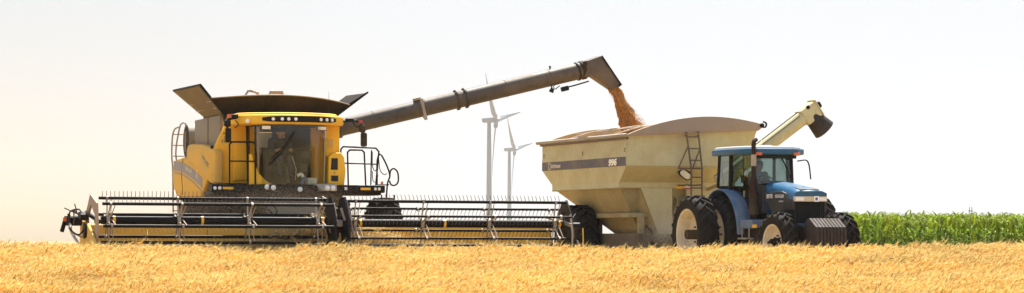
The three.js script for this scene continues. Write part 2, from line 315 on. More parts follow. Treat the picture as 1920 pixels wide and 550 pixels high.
  // grain tank
  const tank = mesh('grain_tank', [prism('x', [[-3.5, 3.0], [-.35, 3.0], [-.35, 4.02], [-3.5, 4.02]], -1.72, -1.62, .02), prism('x', [[-3.5, 3.0], [-.35, 3.0], [-.35, 4.02], [-3.5, 4.02]], 1.22, 1.34, .02), span(-1.62, 1.22, 3.0, 4.0, -3.5, -3.4), span(-1.62, 1.22, 3.0, 3.1, -3.4, -.5)], M.taupe, c);
  mesh('tank_seam', rod([[-1.728, 4.0, -1.75], [-1.728, 3.3, -1.75]], .008, 5), M.blackDusty, tank);
  // front wall panel either side of the cab
  const fw = mesh('front_panel', [prism('z', [[-1.86, 2.28], [-.72, 2.28], [-.72, 4.05], [-1.45, 4.05], [-1.78, 3.42], [-1.9, 3.15]], -.36, -.16, .04)], M.yellow, c);
  mesh('panel_bulge', prism('z', [[-1.42, 2.36], [-.92, 2.36], [-.92, 3.28], [-1.0, 3.36], [-1.36, 3.36], [-1.42, 3.28]], -.18, -.10, .05), M.yellow, fw);
  mesh('access_panel', prism('z', [[-1.44, 2.34], [-1.16, 2.36], [-1.10, 2.9], [-1.44, 2.94]], -.2, -.07, .04), M.yellow, fw);
  for (const [bx, by] of [[-1.02, 2.55], [-1.02, 3.08]]) mesh('bolt', cyl([bx, by, -.11], [bx, by, -.08], .03, .03, 8), M.rust, fw);
  const mod = lettering(.4, .5, 200, (x, w, h) => { x.fillStyle = '#6a5120'; x.textAlign = 'center'; x.fillRect(w * .2, h * .33, w * .6, h * .06); x.fillRect(w * .3, h * .42, w * .4, h * .02); x.fillStyle = '#a58a5a'; x.fillRect(w * .3, h * .54, w * .36, h * .16); x.fillStyle = '#6a5120'; for (let i = 0; i < 4; i++) { x.fillRect(w * (.08 + i * .21), h * .76, w * .13, h * .05); x.fillRect(w * (.12 + i * .21), h * .78, w * .04, h * .16); x.fillRect(w * (.04 + i * .21), h * .89, w * .14, h * .04); } x.beginPath(); x.moveTo(w * .4, h * .26); x.lineTo(w * .5, h * .06); x.lineTo(w * .6, h * .26); x.fill(); });
  printed('lettering', .30, .42, mod, fw, [-1.58, 3.5, -.155], [0, 0, 0]);
  mesh('front_panel', [prism('z', [[.62, 2.28], [1.34, 2.28], [1.34, 3.95], [.62, 3.95]], -.36, -.16, .03)], M.yellow, c);
  // tank covers, opened outwards
  const ext = mesh('tank_extension', grid(24, 4, (u, v) => { const x = lerp(-1.62, 1.25, u), flare = v; const top = 4.44 + .10 * Math.sin(PI * u); return [x + (u - .5) * .75 * flare, lerp(3.98, top - .12 * Math.pow(u, 6), v), -.32 + .25 * flare + .1 * Math.sin(PI * u) * v]; }), M.tankDark, c);
  mesh('rim_edge', tube(Array.from({ length: 13 }, (_, i) => { const u = i / 12, x = lerp(-1.62, 1.25, u); return [x + (u - .5) * .75, 4.44 + .10 * Math.sin(PI * u) - .12 * Math.pow(u, 6), -.07 + .1 * Math.sin(PI * u)]; }), .016, 36, 6), M.taupe, ext);
  const fl = mesh('tank_cover', slab([[-1.6, 4.0, -.30], [-2.22, 4.76, -.42], [-2.42, 4.74, -2.80], [-1.62, 4.02, -2.5]], .03), M.cover, c, 'dusty side cover of the grain tank swung outwards');
  mesh('cover_edge', rod([[-1.58, 4.0, -.29], [-2.20, 4.79, -.41], [-2.42, 4.76, -2.82]], .03, 6), M.black, fl);
  for (const t of [.28, .5]) mesh('cover_rib', rod([[lerp(-1.6, -2.22, t) - .02, lerp(4.0, 4.76, t) - .01, -.36], [lerp(-1.62, -2.42, t) - .02, lerp(4.02, 4.74, t) - .01, -2.6]], .012, 5), M.galv, fl);
  mesh('corner_gusset', slab([[-1.6, 4.0, -.29], [-2.2, 4.74, -.41], [-1.99, 4.42, -.1], [-1.6, 3.98, -.2]], .02), M.tankDark, c);
  mesh('tank_cover', [slab([[1.26, 4.0, -.3], [2.12, 4.63, -.2], [2.2, 4.68, -2.6], [1.26, 4.0, -2.5]], .03)], M.tankDark, c);
  mesh('cover_frame', [...rod([[1.26, 3.99, -.26], [2.12, 4.65, -.14], [1.62, 4.34, -.1]], .026, 6), ...rod([[1.45, 4.18, -.12], [1.75, 4.38, -.16]], .016, 5), ...rod([[1.75, 4.42, -.1], [1.9, 4.5, -.16]], .014, 5), ...rod([[1.4, 4.22, -.1], [1.95, 4.55, -.12]], .012, 5)], M.black, c);
  mesh('rear_cover', slab([[-1.5, 4.0, -3.4], [-1.5, 4.3, -3.5], [1.5, 4.30, -3.5], [1.25, 4.0, -3.4]], .03), M.tankDark, c);
  mesh('bubble_auger_hood', [...rod([[-.95, 4.42, -1.3], [-.75, 4.71, -1.35], [-.55, 4.67, -1.3], [-.45, 4.5, -1.3]], .03, 6), box(.2, .06, .2, -.60, 4.68, -1.3, .2, .2, -.3, .01), cyl([-.4, 3.2, -1.9], [-.78, 4.55, -1.4], .12, .12, 10)], M.galv, c);
  mesh('tank_sensor', [...rod([[-.2, 4.3, -1.3], [-.2, 4.65, -1.3], [.16, 4.65, -1.3], [.16, 4.3, -1.3]], .02, 6), box(.34, .05, .15, -.02, 4.69, -1.3, 0, 0, 0, .01)], M.galv, c);
  mesh('grain_heap', grid(14, 14, (u, v) => [lerp(-1.6, 1.2, u), 3.6 + .5 * Math.sin(PI * u) * Math.sin(PI * v), lerp(-3.35, -.5, v)]), plain([.50, .28, .09], .9), c);
  // cab
  const XC = -.24;
  const arc = [[-1.10, .10], [-1.04, .55], [-.86, .98], [-.55, 1.24], [-.2, 1.33], [.18, 1.26], [.56, 1.05], [.80, .76]];
  const ac = new THREE.CatmullRomCurve3(arc.map(([x, z]) => V(x, 0, z)));
  const cabPt = (u, y, s = 1) => { const p = ac.getPoint(u); return [XC + (p.x - XC) * s, y, p.z * s]; };
  mesh('windshield', grid(28, 4, (u, v) => cabPt(u, lerp(2.24, 3.74, v), lerp(.96, 1.0, Math.sin(PI * v * .5)))), M.glassCab, c);
  mesh('side_glass', grid(4, 2, (u, v) => [.80 - .02 * u, lerp(2.3, 3.72, v), lerp(.74, -.15, u)]), M.glassCab, c);
  mesh('cab_floor', [prism('y', [...arc.map(([x, z]) => [x, z - .03]), [.80, -.3], [-1.1, -.3]], 2.12, 2.22)], M.cabDark, c);
  mesh('cab_rear_wall', [span(-1.12, .66, 2.2, 2.75, -.34, -.28), span(-1.12, -.75, 2.75, 3.75, -.34, -.28), span(-.02, .66, 2.75, 3.75, -.34, -.28), span(-.75, -.02, 2.75, 3.2, -.34, -.28), span(-.75, -.02, 3.6, 3.75, -.34, -.28)], M.cabDark, c);
  mesh('headliner', prism('y', [...arc, [.80, -.3], [-1.1, -.3]], 3.72, 3.77), M.cabDark, c);
  for (const [u, r] of [[.0, .05], [.17, .035], [.995, .016]]) { const a = cabPt(u, 2.22, .95), b = cabPt(u, 3.75, .985); mesh('cab_pillar', cyl(a, b, r, r, 8), u > .9 ? M.white : M.black, c); }
  mesh('rear_window', span(-.74, -.03, 3.21, 3.59, -.33, -.30), M.white, c, 'pale window in the back wall of the cab');
  mesh('cab_seat', [span(-.55, .08, 2.55, 2.72, -.1, .45, .06), box(.52, .8, .14, -.24, 3.05, -.14, -.12, 0, 0, .06), box(.3, .2, .1, -.24, 3.52, -.2, 0, 0, 0, .04), span(-.4, -.08, 2.2, 2.55, 0, .35)], M.seat, c);
  mesh('instructor_seat', [span(.18, .52, 2.55, 2.65, -.15, .25, .04), box(.34, .5, .1, .36, 2.9, -.18, -.1, 0, 0, .04)], M.seat, c);
  mesh('steering_column', [cyl([-.24, 2.25, .95], [-.24, 2.78, .68], .05, .04, 8), new THREE.TorusGeometry(.19, .016, 6, 20).rotateX(-PI / 2 + .55).translate(-.24, 2.82, .66)], M.cabDark, c);
  mesh('console', [span(.14, .34, 2.55, 2.78, .0, .6, .03), box(.26, .2, .03, .3, 3.0, .68, -.2, -.3, 0, .01), ...rod([[.22, 2.7, .3], [.24, 2.95, .4]], .015, 6)], M.cabDark, c);
  mesh('lever', rod([[-.06, 2.35, .98], [-.02, 2.62, .9], [-.1, 2.95, .8]], .012, 6), M.galv, c);
  mesh('bottle', [cyl([.08, 2.26, 1.06], [.17, 2.44, 1.0], .045, .04, 10)], plain([.05, .12, .35], .3), c, 'blue bottle lying on the cab dash');
  mesh('rag', tube([[-.02, 2.46, 1.02], [.08, 2.5, 1.03], [.12, 2.42, 1.05]], .045, 10, 7), M.white, c, 'white rag on the cab dash');
  mesh('cool_box', span(.32, .56, 2.24, 2.42, .45, .72, .02), M.white, c, 'pale box behind the cab glass');
  // roof
  const roofArc = [[-1.62, .05], [-1.62, .62], [-1.42, .98], [-1.0, 1.25], [-.55, 1.46], [-.2, 1.5], [.2, 1.46], [.62, 1.28], [1.05, .98], [1.26, .7], [1.26, .05], [.9, -.5], [-1.3, -.5]];
  const roof = mesh('cab_roof', [prism('y', roofArc, 3.74, 3.98, .05), prism('y', roofArc.map(([x, z]) => [XC + (x - XC) * .9, z * .9]), 3.93, 4.04, .05)], M.yellow, c);
  const ra = new THREE.CatmullRomCurve3([[-.98, 1.27], [-.55, 1.475], [-.2, 1.515], [.2, 1.475], [.62, 1.295], [.98, 1.045]].map(([x, z]) => V(x, 0, z)));
  mesh('light_bar', grid(20, 2, (u, v) => { const p = ra.getPoint(u), t = 1 - Math.pow(Math.abs(u - .5) * 2, 6) * .5; return [p.x, 3.865 + (v - .5) * .15 * t, p.z + .006]; }), M.black, roof);
  for (const u of [.12, .22, .31, .41, .74, .83, .92]) { const p = ra.getPoint(u), tn = ra.getTangent(u), n = V(-tn.z, 0, tn.x).multiplyScalar(-1); if (n.z < 0) n.negate(); mesh('work_light', cyl([p.x, 3.865, p.z], [p.x + n.x * .03, 3.865, p.z + n.z * .03], .042, .042, 12), M.lens, roof); }
  mesh('work_light', [cyl([-1.30, 3.82, 1.08], [-1.33, 3.82, 1.15], .05, .05, 12)], M.lens, roof);
  for (const [x, z] of [[-.85, 1.12], [.62, .98]]) { mesh('lamp_bracket', box(.26, .12, .08, x, 3.66, z, 0, 0, 0, .02), M.black, roof); mesh('lamp_face', box(.22, .085, .01, x, 3.66, z + .045), M.lens, roof); }
  mesh('antenna', cyl([.98, 3.98, .3], [.98, 4.62, .3], .006, .004, 5), M.black, roof);
  mesh('wiper', [...rod([[-.1, 3.72, 1.30], [-.42, 3.2, 1.34], [-.74, 2.86, 1.18]], .013, 6), ...rod([[-.05, 3.72, 1.30], [-.36, 3.2, 1.36]], .012, 6), ...rod([[-.2, 3.55, 1.35], [-.5, 3.02, 1.31], [-.78, 2.74, 1.14]], .016, 6)], M.black, c);
  mesh('cab_corner', prism('z', [[-1.2, 2.24], [-.60, 2.24], [-.78, 2.33], [-.96, 2.52], [-1.08, 2.78], [-1.14, 3.0], [-1.2, 3.0]], .72, .84, .02), M.yellow, c);
  // front beam / platform
  const plat = mesh('platform_beam', [span(-2.2, 2.28, 2.04, 2.235, .62, 1.0, .03), span(-2.15, 2.2, 1.98, 2.06, -.3, .9, .02), prism('y', [[-1.05, .9], [-.8, 1.25], [-.24, 1.42], [.35, 1.25], [.66, .9]], 2.03, 2.215, .03)], M.black, c);
  for (const [x, y, z, r] of [[-2.12, 2.14, 1.0, .045], [-2.0, 2.14, 1.0, .045], [-.84, 2.17, 1.22, .07], [-.70, 2.15, 1.30, .07], [-.04, 2.11, 1.40, .065], [2.02, 2.14, 1.0, .04], [2.12, 2.14, 1.0, .04]]) mesh('head_light', [new THREE.SphereGeometry(r, 12, 6, 0, 2 * PI, 0, PI / 2).rotateX(PI / 2).scale(1, 1, .5).translate(x, y, z)], M.lens, plat);
  mesh('light_pod', [hull8([[.46, 2.08, 1.02], [.98, 2.08, .9], [.98, 2.08, 1.12], [.6, 2.08, 1.26]], [[.36, 2.27, .95], [.98, 2.27, .9], [.98, 2.24, 1.1], [.62, 2.24, 1.2]])], M.galv, plat);
  for (const [x, z] of [[.70, 1.24], [.86, 1.18]]) mesh('head_light', new THREE.SphereGeometry(.07, 12, 6, 0, 2 * PI, 0, PI / 2).rotateX(PI / 2).scale(1, 1, .5).translate(x, 2.15, z), M.lens, plat);
  for (const x of [-1.79, 1.76]) mesh('reflector', span(x - .13, x + .13, 2.11, 2.17, 1.0, 1.012), M.bandYellow, plat);
  mesh('reflector', span(1.21, 1.28, 2.11, 2.18, 1.0, 1.012), M.white, plat);
  // rails on the left of the picture
  mesh('guard_rail', [...rod([[-1.72, 2.24, .86], [-1.72, 3.24, .86], [-1.66, 3.3, .86], [-1.12, 3.3, .86], [-1.06, 3.24, .86], [-1.06, 2.24, .86]], .022), ...rod([[-1.72, 2.82, .86], [-1.06, 2.82, .86]], .018)], M.black, c);
  // right-hand yellow column with openings
  const col = mesh('cab_side_column', [prism('z', [[.83, 2.24], [1.2, 2.24], [1.2, 3.76], [.83, 3.76]], .30, .55, .03)], M.yellow, c);
  mesh('door_handle_recess', [span(.88, 1.02, 3.18, 3.42, .548, .56), cyl([.95, 3.28, .55], [.95, 3.28, .58], .03, .03, 8)], M.yellowDusty, col);
  const fen = mesh('step_shroud', prism('z', [[.83, 2.22], [1.26, 2.22], [1.30, 2.6], [1.26, 2.95], [1.18, 3.06], [.98, 3.06], [.85, 2.96]], .42, .80, .04), M.yellow, c);
  mesh('shroud_opening', prism('z', [[.90, 2.62], [1.09, 2.62], [1.09, 2.92], [.92, 2.92]], .775, .803, .006), M.grille, fen); mesh('shroud_opening', prism('z', [[.91, 2.33], [1.10, 2.33], [1.10, 2.48], [.91, 2.48]], .775, .803, .006), M.grille, fen);
  mesh('shroud_lock', cyl([1.0, 2.55, .795], [1.0, 2.55, .82], .03, .03, 8), M.galv, fen);
  // access platform rails and ladder
  const rl = .022;
  mesh('platform_rail', [...rod([[1.18, 2.3, .6], [1.22, 3.15, .6], [1.28, 3.22, .6], [2.14, 3.19, .6], [2.22, 3.1, .6], [2.14, 2.24, .6]], rl), ...rod([[1.2, 2.8, .6], [2.2, 2.78, .6]], .018)], M.black, c);
  mesh('gate_frame', rod([[1.44, 2.24, .5], [1.42, 3.08, .5], [1.48, 3.14, .5], [1.80, 3.14, .5], [1.86, 3.08, .5], [1.90, 2.24, .5]], rl), M.black, c);
  mesh('rail_post', [...rod([[2.02, 2.24, .55], [2.04, 3.14, .55]], .018)], M.black, c);
  mesh('chain', [tube([[2.06, 3.1, .55], [2.07, 2.7, .56], [2.12, 2.6, .58], [2.2, 2.72, .6]], .012, 14, 5), tube([[2.24, 2.95, .5], [2.3, 2.62, .45], [2.42, 2.52, .4], [2.5, 2.55, .35]], .012, 14, 5), tube([[2.06, 2.6, .55], [2.08, 2.35, .56], [2.14, 2.32, .58], [2.2, 2.5, .6]], .012, 14, 5)], M.blackDusty, c);
  mesh('stair_rail', [tube([[2.24, 2.24, .35], [2.26, 2.95, .35], [2.32, 3.05, .35], [2.4, 2.95, .35], [2.58, 2.5, .35], [2.52, 2.3, .35], [2.48, 1.6, .35]], rl, 40, 7), tube([[2.58, 2.48, .35], [2.6, 2.62, .35], [2.68, 2.68, .35], [2.78, 2.6, .35], [2.8, 2.34, .35], [2.74, 2.26, .35], [2.62, 2.26, .35], [2.57, 2.36, .35]], rl, 30, 7), ...rod([[2.24, 2.26, .35], [2.56, 2.26, .35]], .016)], M.black, c);
  mesh('step_ladder', [...[1.9, 1.62, 1.34, 1.06].map((y, i) => span(2.32, 2.66, y - .02, y + .02, .3 - i * .02, .5 - i * .02)), ...rod([[2.32, 2.0, .5], [2.32, 1.0, .4]], .02), ...rod([[2.66, 2.0, .5], [2.66, 1.0, .4]], .02)], M.blackDusty, c);
  mesh('marker_lamp', span(2.28, 2.34, 2.27, 2.34, .55, .6, .01), M.orange, c);
  // mirrors and beacons
  const mir = mesh('mirror_arm', [...rod([[-1.55, 3.9, .9], [-1.78, 3.86, .95], [-1.82, 3.4, .95]], .03), box(.18, .1, .1, -1.60, 3.94, .9, 0, 0, 0, .02), tube([[-1.6, 3.85, .95], [-1.52, 3.72, .98], [-1.62, 3.65, .98]], .014, 10, 5)], M.black, c);
  mesh('mirror_head', [box(.17, .17, .09, -1.80, 3.76, .98, 0, .2, 0, .03), box(.15, .36, .09, -1.78, 3.46, .98, 0, .2, 0, .03)], M.black, mir);
  mesh('beacon', cyl([-1.74, 3.9, .92], [-1.74, 3.99, .92], .065, .05, 12), M.orange, mir);
  const mi2 = mesh('mirror_arm', [...rod([[1.24, 3.86, .7], [1.6, 3.88, .7], [1.74, 3.8, .7], [1.78, 3.3, .7]], .03), box(.22, .08, .08, 1.42, 3.9, .7, 0, 0, 0, .02), tube([[1.5, 3.84, .7], [1.62, 3.72, .72], [1.74, 3.78, .72]], .016, 10, 5)], M.black, c);
  mesh('mirror_head', [box(.17, .2, .09, 1.75, 3.68, .72, 0, 0, 0, .04), box(.17, .36, .09, 1.79, 3.40, .72, 0, 0, 0, .04)], M.blackDusty, mi2);
  mesh('beacon', cyl([1.70, 3.81, .7], [1.70, 3.90, .7], .065, .05, 12), M.red, mi2);
  // rear ladder
  mesh('rear_ladder', [tube([[-1.74, 1.6, -6.35], [-1.76, 2.9, -6.35], [-1.78, 3.1, -6.35], [-1.74, 3.8, -6.35], [-1.66, 3.93, -6.35], [-1.55, 3.95, -6.3]], .024, 30, 7), tube([[-1.60, 1.6, -6.3], [-1.64, 2.9, -6.3], [-1.68, 3.2, -6.3], [-1.62, 3.7, -6.3], [-1.52, 4.05, -6.3], [-1.42, 4.07, -6.3], [-1.40, 3.9, -6.3], [-1.40, 3.05, -6.3]], .024, 40, 7), ...[3.75, 3.45, 3.15].flatMap((y) => rod([[-1.75, y, -6.33], [-1.40, y, -6.3]], .018)), ...[2.85, 2.55, 2.25, 1.95, 1.65].flatMap((y) => rod([[-1.76, y, -6.35], [-1.60, y, -6.32]], .018))], M.rail, c);
  // unloading auger
  const A0 = V(1.2, 3.62, -3.4), A1 = V(9.30, 5.585, -3.4), ad = A1.clone().sub(A0).normalize();
  const at = (t) => A0.clone().addScaledVector(ad, t), L = A1.distanceTo(A0), P = (t) => at(t).toArray();
  const ag = mesh('unloading_auger', [cyl(P(.4), P(L), .235, .232, 32)], M.augerTube, c);
  mesh('auger_elbow', [cyl([1.05, 2.9, -3.4], [1.05, 3.55, -3.4], .27, .27, 24), new THREE.SphereGeometry(.29, 20, 14).translate(1.08, 3.6, -3.4), cyl(P(.1), P(.75), .28, .28, 24)], M.augerTube, c);
  for (const x of [1.75, 2.15]) { const t = (x - A0.x) / ad.x; mesh('auger_collar', cyl(P(t), P(t + .07), .28, .28, 28), x < 2 ? M.yellowDusty : M.augerTube, ag); }
  for (const x of [3.15, 4.54, 5.5, 5.74, 6.9, 8.17]) { const t = (x - A0.x) / ad.x, big = [4.54, 5.5, 5.74].includes(x); mesh('auger_flange', [cyl(P(t), P(t + (big ? .03 : .012)), big ? .285 : .242, big ? .285 : .242, 28), ...(big ? Array.from({ length: 10 }, (_, i) => { const b = at(t + .05), q = new THREE.Quaternion().setFromUnitVectors(V(0, 0, 1), ad), o = V(Math.cos(i * PI / 5) * .262, Math.sin(i * PI / 5) * .262, 0).applyQuaternion(q); return cyl(b.clone().add(o).toArray(), b.clone().add(o).addScaledVector(ad, -.09).toArray(), .014, .014, 5); }) : [])], M.augerTube, ag); }
  { const t = (4.38 - A0.x) / ad.x, b = at(t); mesh('folding_joint', [box(.2, .08, .2, b.x, b.y + .28, b.z, 0, 0, .235, .02), box(.08, .6, .1, b.x + .12, b.y, b.z + .24, 0, 0, .235, .02)], M.galv, ag); }
  // spout at the tip
  const sp = mesh('auger_spout', [prism('z', [[9.12, 5.34], [9.20, 5.80], [9.60, 5.945], [9.68, 5.90], [10.19, 5.16], [9.99, 5.02], [9.42, 5.37]], -3.66, -3.14, .05)], M.augerTube, c);
  mesh('spout_lip', [...rod([[9.62, 5.94, -3.12], [10.2, 5.14, -3.12]], .022, 6), ...rod([[9.62, 5.94, -3.68], [10.2, 5.14, -3.68]], .022, 6), box(.06, .07, .56, 10.16, 5.14, -3.4, 0, 0, -.9)], M.black, sp);
  mesh('spout_band', [cyl([9.10, 5.535, -3.4], [9.20, 5.56, -3.4], .262, .262, 28), cyl([8.98, 5.505, -3.4], [9.02, 5.515, -3.4], .26, .26, 28), box(.1, .12, .06, 9.12, 5.72, -3.1, 0, 0, .24, .02)], M.rust, sp);
  mesh('spout_actuator', [...rod([[9.3, 5.24, -3.3], [8.9, 5.12, -3.3], [8.5, 5.02, -3.3]], .022, 6), box(.22, .13, .14, 8.6, 5.02, -3.3, 0, 0, .24, .03), tube([[8.45, 5.1, -3.3], [8.3, 5.0, -3.3], [8.28, 5.1, -3.3], [8.42, 5.16, -3.3]], .014, 14, 5)], M.black, sp);
  mesh('spout_lamp', [...rod([[8.22, 5.1, -3.3], [8.22, 4.98, -3.3]], .02, 6), cyl([8.24, 5.02, -3.3], [8.2, 4.92, -3.3], .05, .07, 10)], M.black, sp);
  mesh('grab_eye', [cyl([8.2, 5.5, -3.4], [8.2, 5.62, -3.4], .02, .02, 6), new THREE.SphereGeometry(.035, 8, 6).translate(8.2, 5.62, -3.4)], M.black, ag);
}

// ───────── header with two reels ─────────
{
  const h = thing('harvester_header', 'wide black and yellow cutting header with two tined reels in front of the combine', 'header', [-4.32, 0, -68], CT);
  h.rotation.z = -0.0030;
  // back wall in sections
  for (let i = 0; i < 8; i++) {
    const x0 = -5.95 + i * 1.49, x1 = x0 + 1.475; if (i === 3 || i === 4) { mesh('back_panel', slab([[x0, .3, -1.0], [x1, .3, -1.0], [x1, .62, -1.06], [x0, .62, -1.06]], .03), M.headerYellow, h); continue; }
    mesh('back_panel', slab([[x0, .3, -.98], [x1, .3, -.98], [x1, 1.18, -1.12], [x0, 1.18, -1.12]], .03), M.headerYellow, h);
  }
  mesh('back_panel', slab([[-1.48, .62, -1.07], [-.98, .62, -1.07], [-.98, 1.18, -1.13], [-1.48, 1.18, -1.13]], .03), M.headerYellow, h);
  mesh('back_panel', slab([[.9, .62, -1.07], [1.49, .62, -1.07], [1.49, 1.18, -1.13], [.9, 1.18, -1.13]], .03), M.headerYellow, h);
  mesh('back_beam', [span(-5.95, -1.0, 1.08, 1.2, -1.3, -1.14, .02), span(.9, 5.97, 1.06, 1.18, -1.3, -1.14, .02), span(-5.95, 5.97, .3, .5, -1.3, -1.06, .02)], M.headerYellow, h);
  mesh('floor_pan', [span(-5.95, 5.97, .2, .27, -1.0, .75)], M.blackDusty, h);
  mesh('cutter_bar', [span(-5.97, 5.98, .16, .22, .72, .9), ...Array.from({ length: 60 }, (_, i) => hull8([[-5.9 + i * .2, .17, .88], [-5.84 + i * .2, .17, .88], [-5.86 + i * .2, .18, 1.04], [-5.88 + i * .2, .18, 1.04]], [[-5.9 + i * .2, .21, .88], [-5.84 + i * .2, .21, .88], [-5.86 + i * .2, .2, 1.04], [-5.88 + i * .2, .2, 1.04]]))], M.black, h);
  mesh('feed_auger', [cyl([-5.85, .44, -.6], [5.88, .44, -.6], .2, .2, 20), ...Array.from({ length: 44 }, (_, i) => { const s = i < 22 ? 1 : -1; return new THREE.TorusGeometry(.27, .05, 4, 18).scale(1, 1, .15).rotateY(PI / 2 + s * .25).translate(-5.7 + i * .265, .44, -.6); })], M.tine, h);
  // reels
  const reelAxis = { y: 1.27, z: .1 }, r = .55;
  function reel(x0, x1, ph, dy, slant) {
    const g = group('reel', h, 0, reelAxis.y + dy, reelAxis.z);
    mesh('centre_tube', cyl([x0, 0, 0], [x1, 0, 0], .1, .1, 22), M.reelBlack, g);
    const n = 4, arms = Array.from({ length: n }, (_, i) => lerp(x0 + .14, x1 - .26, i / (n - 1)));
    for (const x of [x0 + .3, lerp(x0, x1, .44), x1 - .12]) mesh('marker_band', cyl([x - .03, 0, 0], [x + .03, 0, 0], .106, .106, 22), M.bandYellow, g);
    const angs = Array.from({ length: 6 }, (_, k) => (ph + k * 60) * RAD);
    for (const a of angs) {
      const y = r * Math.sin(a), z = r * Math.cos(a), top = Math.sin(a) > .9;
      const bar = mesh('tine_bar', cyl([x0 - .04, y, z], [x1 + .04, y, z], top || !slant ? .04 : .03, top || !slant ? .04 : .03, 10), M.reelBlack, g);
      const up2 = !slant && Math.sin(a) > .5, low2 = !slant && Math.sin(a) < 0; const dir = top || up2 ? V(slant, 1, up2 && !top ? -.5 : -.1) : V(slant ? -.30 : .25, -1, .1); dir.normalize();
      const len = top ? .175 : up2 ? .15 : slant ? .22 : .15, cnt = Math.floor((x1 - x0) / .1);
      mesh('tine_row', Array.from({ length: cnt }, (_, i) => { const x = x0 + .05 + i * .1; return cyl([x, y + (top ? .02 : 0), z], [x + dir.x * len + RR(-.006, .006), y + dir.y * len, z + dir.z * len], .0085, .006, 4); }), low2 ? M.steel : M.tine, g).userData.kind = 'stuff';
      mesh('tine_clip_row', Array.from({ length: cnt }, (_, i) => box(.035, .05, .05, x0 + .05 + i * .1, y - (top ? 0 : .012), z, 0, 0, .3)), M.reelBlack, g).userData.kind = 'stuff';
    }
    for (const x of arms) {
      for (const a of angs) {
        const y = r * Math.sin(a), z = r * Math.cos(a);
        mesh('spider_arm', [cyl([x, .09 * Math.sin(a), .09 * Math.cos(a)], [x + .02, y, z], .02, .016, 6), cyl([x + .09, .1 * Math.sin(a + .5), .1 * Math.cos(a + .5)], [x + .13, y * .96, z * .96], .014, .012, 5)], M.galv, g);
        mesh('bar_clamp', box(.06, .09, .09, x + .02, y, z, a, 0, 0, .015), M.steel, g);
      }
      mesh('spider_hub', cyl([x - .03, 0, 0], [x + .05, 0, 0], .135, .135, 16), M.galv, g);
    }
    return g;
  }
  reel(-5.80, -.26, 45, .03, 0);
  reel(.28, 5.86, 78, -.01, -.25);
  // left end: shield, drive and crop divider
  const sh = mesh('end_shield', prism('x', [[-.87, 1.46], [-.25, 1.93], [.70, 1.70], [.82, 1.05], [.45, .35], [-.9, .3]], -6.02, -5.97, .015, [[[-.66, 1.38], [-.12, 1.70], [.50, 1.42], [.56, 1.14], [.1, .95], [-.6, 1.0]]]), M.tarp, h);
  mesh('reel_arm', [box(.07, .1, 2.0, -5.92, 1.38, -.4, .12, 0, 0, .02), box(.06, .12, .5, -5.9, 1.28, .1, 0, 0, 0, .02)], M.black, sh);
  mesh('end_sheet', prism('x', [[-1.3, .2], [.9, .2], [1.2, .45], [.6, .95], [-.2, 1.22], [-1.2, 1.32]], -6.10, -6.03, .02), M.yellowDusty, h);
  mesh('reel_drive', [cyl([-6.12, 1.3, -.9], [-6.3, 1.3, -.9], .13, .13, 14), box(.3, .22, .3, -6.25, 1.28, -1.3, 0, .2, 0, .03), box(.2, .16, .4, -6.12, 1.4, -.6, .2, 0, 0, .03), cyl([-6.1, 1.05, -.3], [-6.16, 1.05, -.3], .18, .18, 16), tube([[-6.3, 1.3, -1.3], [-6.38, 1.5, -1.0], [-6.2, 1.56, -.7], [-6.15, 1.35, -.4]], .02, 18, 6), tube([[-6.3, 1.25, -1.2], [-6.42, 1.1, -.8], [-6.25, .95, -.5], [-6.15, 1.1, -.2]], .02, 18, 6)], M.black, h);
  mesh('spring_fingers', [...rod([[-6.16, 1.32, -.7], [-6.24, 1.5, -.8], [-6.28, 1.70, -.9]], .014, 6), ...rod([[-6.2, 1.45, -.9], [-6.46, 1.60, -1.3]], .014, 6), ...rod([[-6.18, 1.4, -.6], [-6.3, 1.55, -.9], [-6.24, 1.32, -1.2]], .018, 6), ...rod([[-6.42, 1.35, -1.0], [-6.42, 1.46, -1.0]], .02, 6)], M.black, h);
  mesh('marker_lamp_arm', [box(.1, .38, .06, -6.46, 1.2, -1.4, 0, 0, -.28, .02), box(.3, .1, .1, -6.3, 1.36, -1.4, 0, 0, 0, .02)], M.black, h);
  mesh('marker_lamp', cyl([-6.44, 1.33, -1.36], [-6.44, 1.33, -1.32], .055, .055, 14), M.orange, h);
  mesh('crop_divider', [hull8([[-6.2, .15, -.4], [-6.08, .15, -.4], [-6.12, .2, 1.5], [-6.15, .2, 1.5]], [[-6.2, .75, -.4], [-6.08, .75, -.4], [-6.12, .24, 1.5], [-6.15, .24, 1.5]])], M.yellowDusty, h);
  mesh('divider_rod', [tube([[-6.34, 1.24, -1.2], [-6.38, 1.05, -.8], [-6.32, .8, -.3], [-6.2, .45, .8]], .035, 20, 7), ...rod([[-6.36, 1.0, -.7], [-6.12, .86, -.4]], .02)], M.galv, h);
  // middle frame between the reels
  for (const [x, z0] of [[-.13, -.15], [.14, .1]]) mesh('centre_frame', prism('x', [[z0 - .75, 1.15], [z0 - .2, 1.88], [z0 + .22, 1.90], [z0 + .62, 1.3], [z0 + .78, .5], [z0 + .2, .3], [z0 - .1, 1.0]], x - .03, x + .03, .012), M.black, h);
  mesh('centre_linkage', [...rod([[-.22, 1.9, -.5], [-.06, 1.72, .0], [-.05, 1.2, .3]], .03), ...rod([[.02, 1.62, .4], [.1, 1.32, .5]], .035), box(.18, .18, .3, .0, 1.25, .2, 0, 0, 0, .03), ...rod([[.22, 1.8, .2], [.3, 1.3, .3], [.36, .8, .4]], .022)], M.steel, h);
  mesh('centre_drive', [cyl([-.1, 1.27, .1], [.12, 1.27, .1], .17, .17, 16), box(.16, .3, .22, 0, 1.05, -.1, .3, 0, 0, .03), box(.14, .18, .18, 0, 1.55, -.1, .3, 0, 0, .03)], M.blackDusty, h);
  mesh('centre_sheet', prism('x', [[-.6, .2], [.95, .2], [.8, .55], [-.3, .95]], -.03, .03, .01), M.yellowDusty, h);
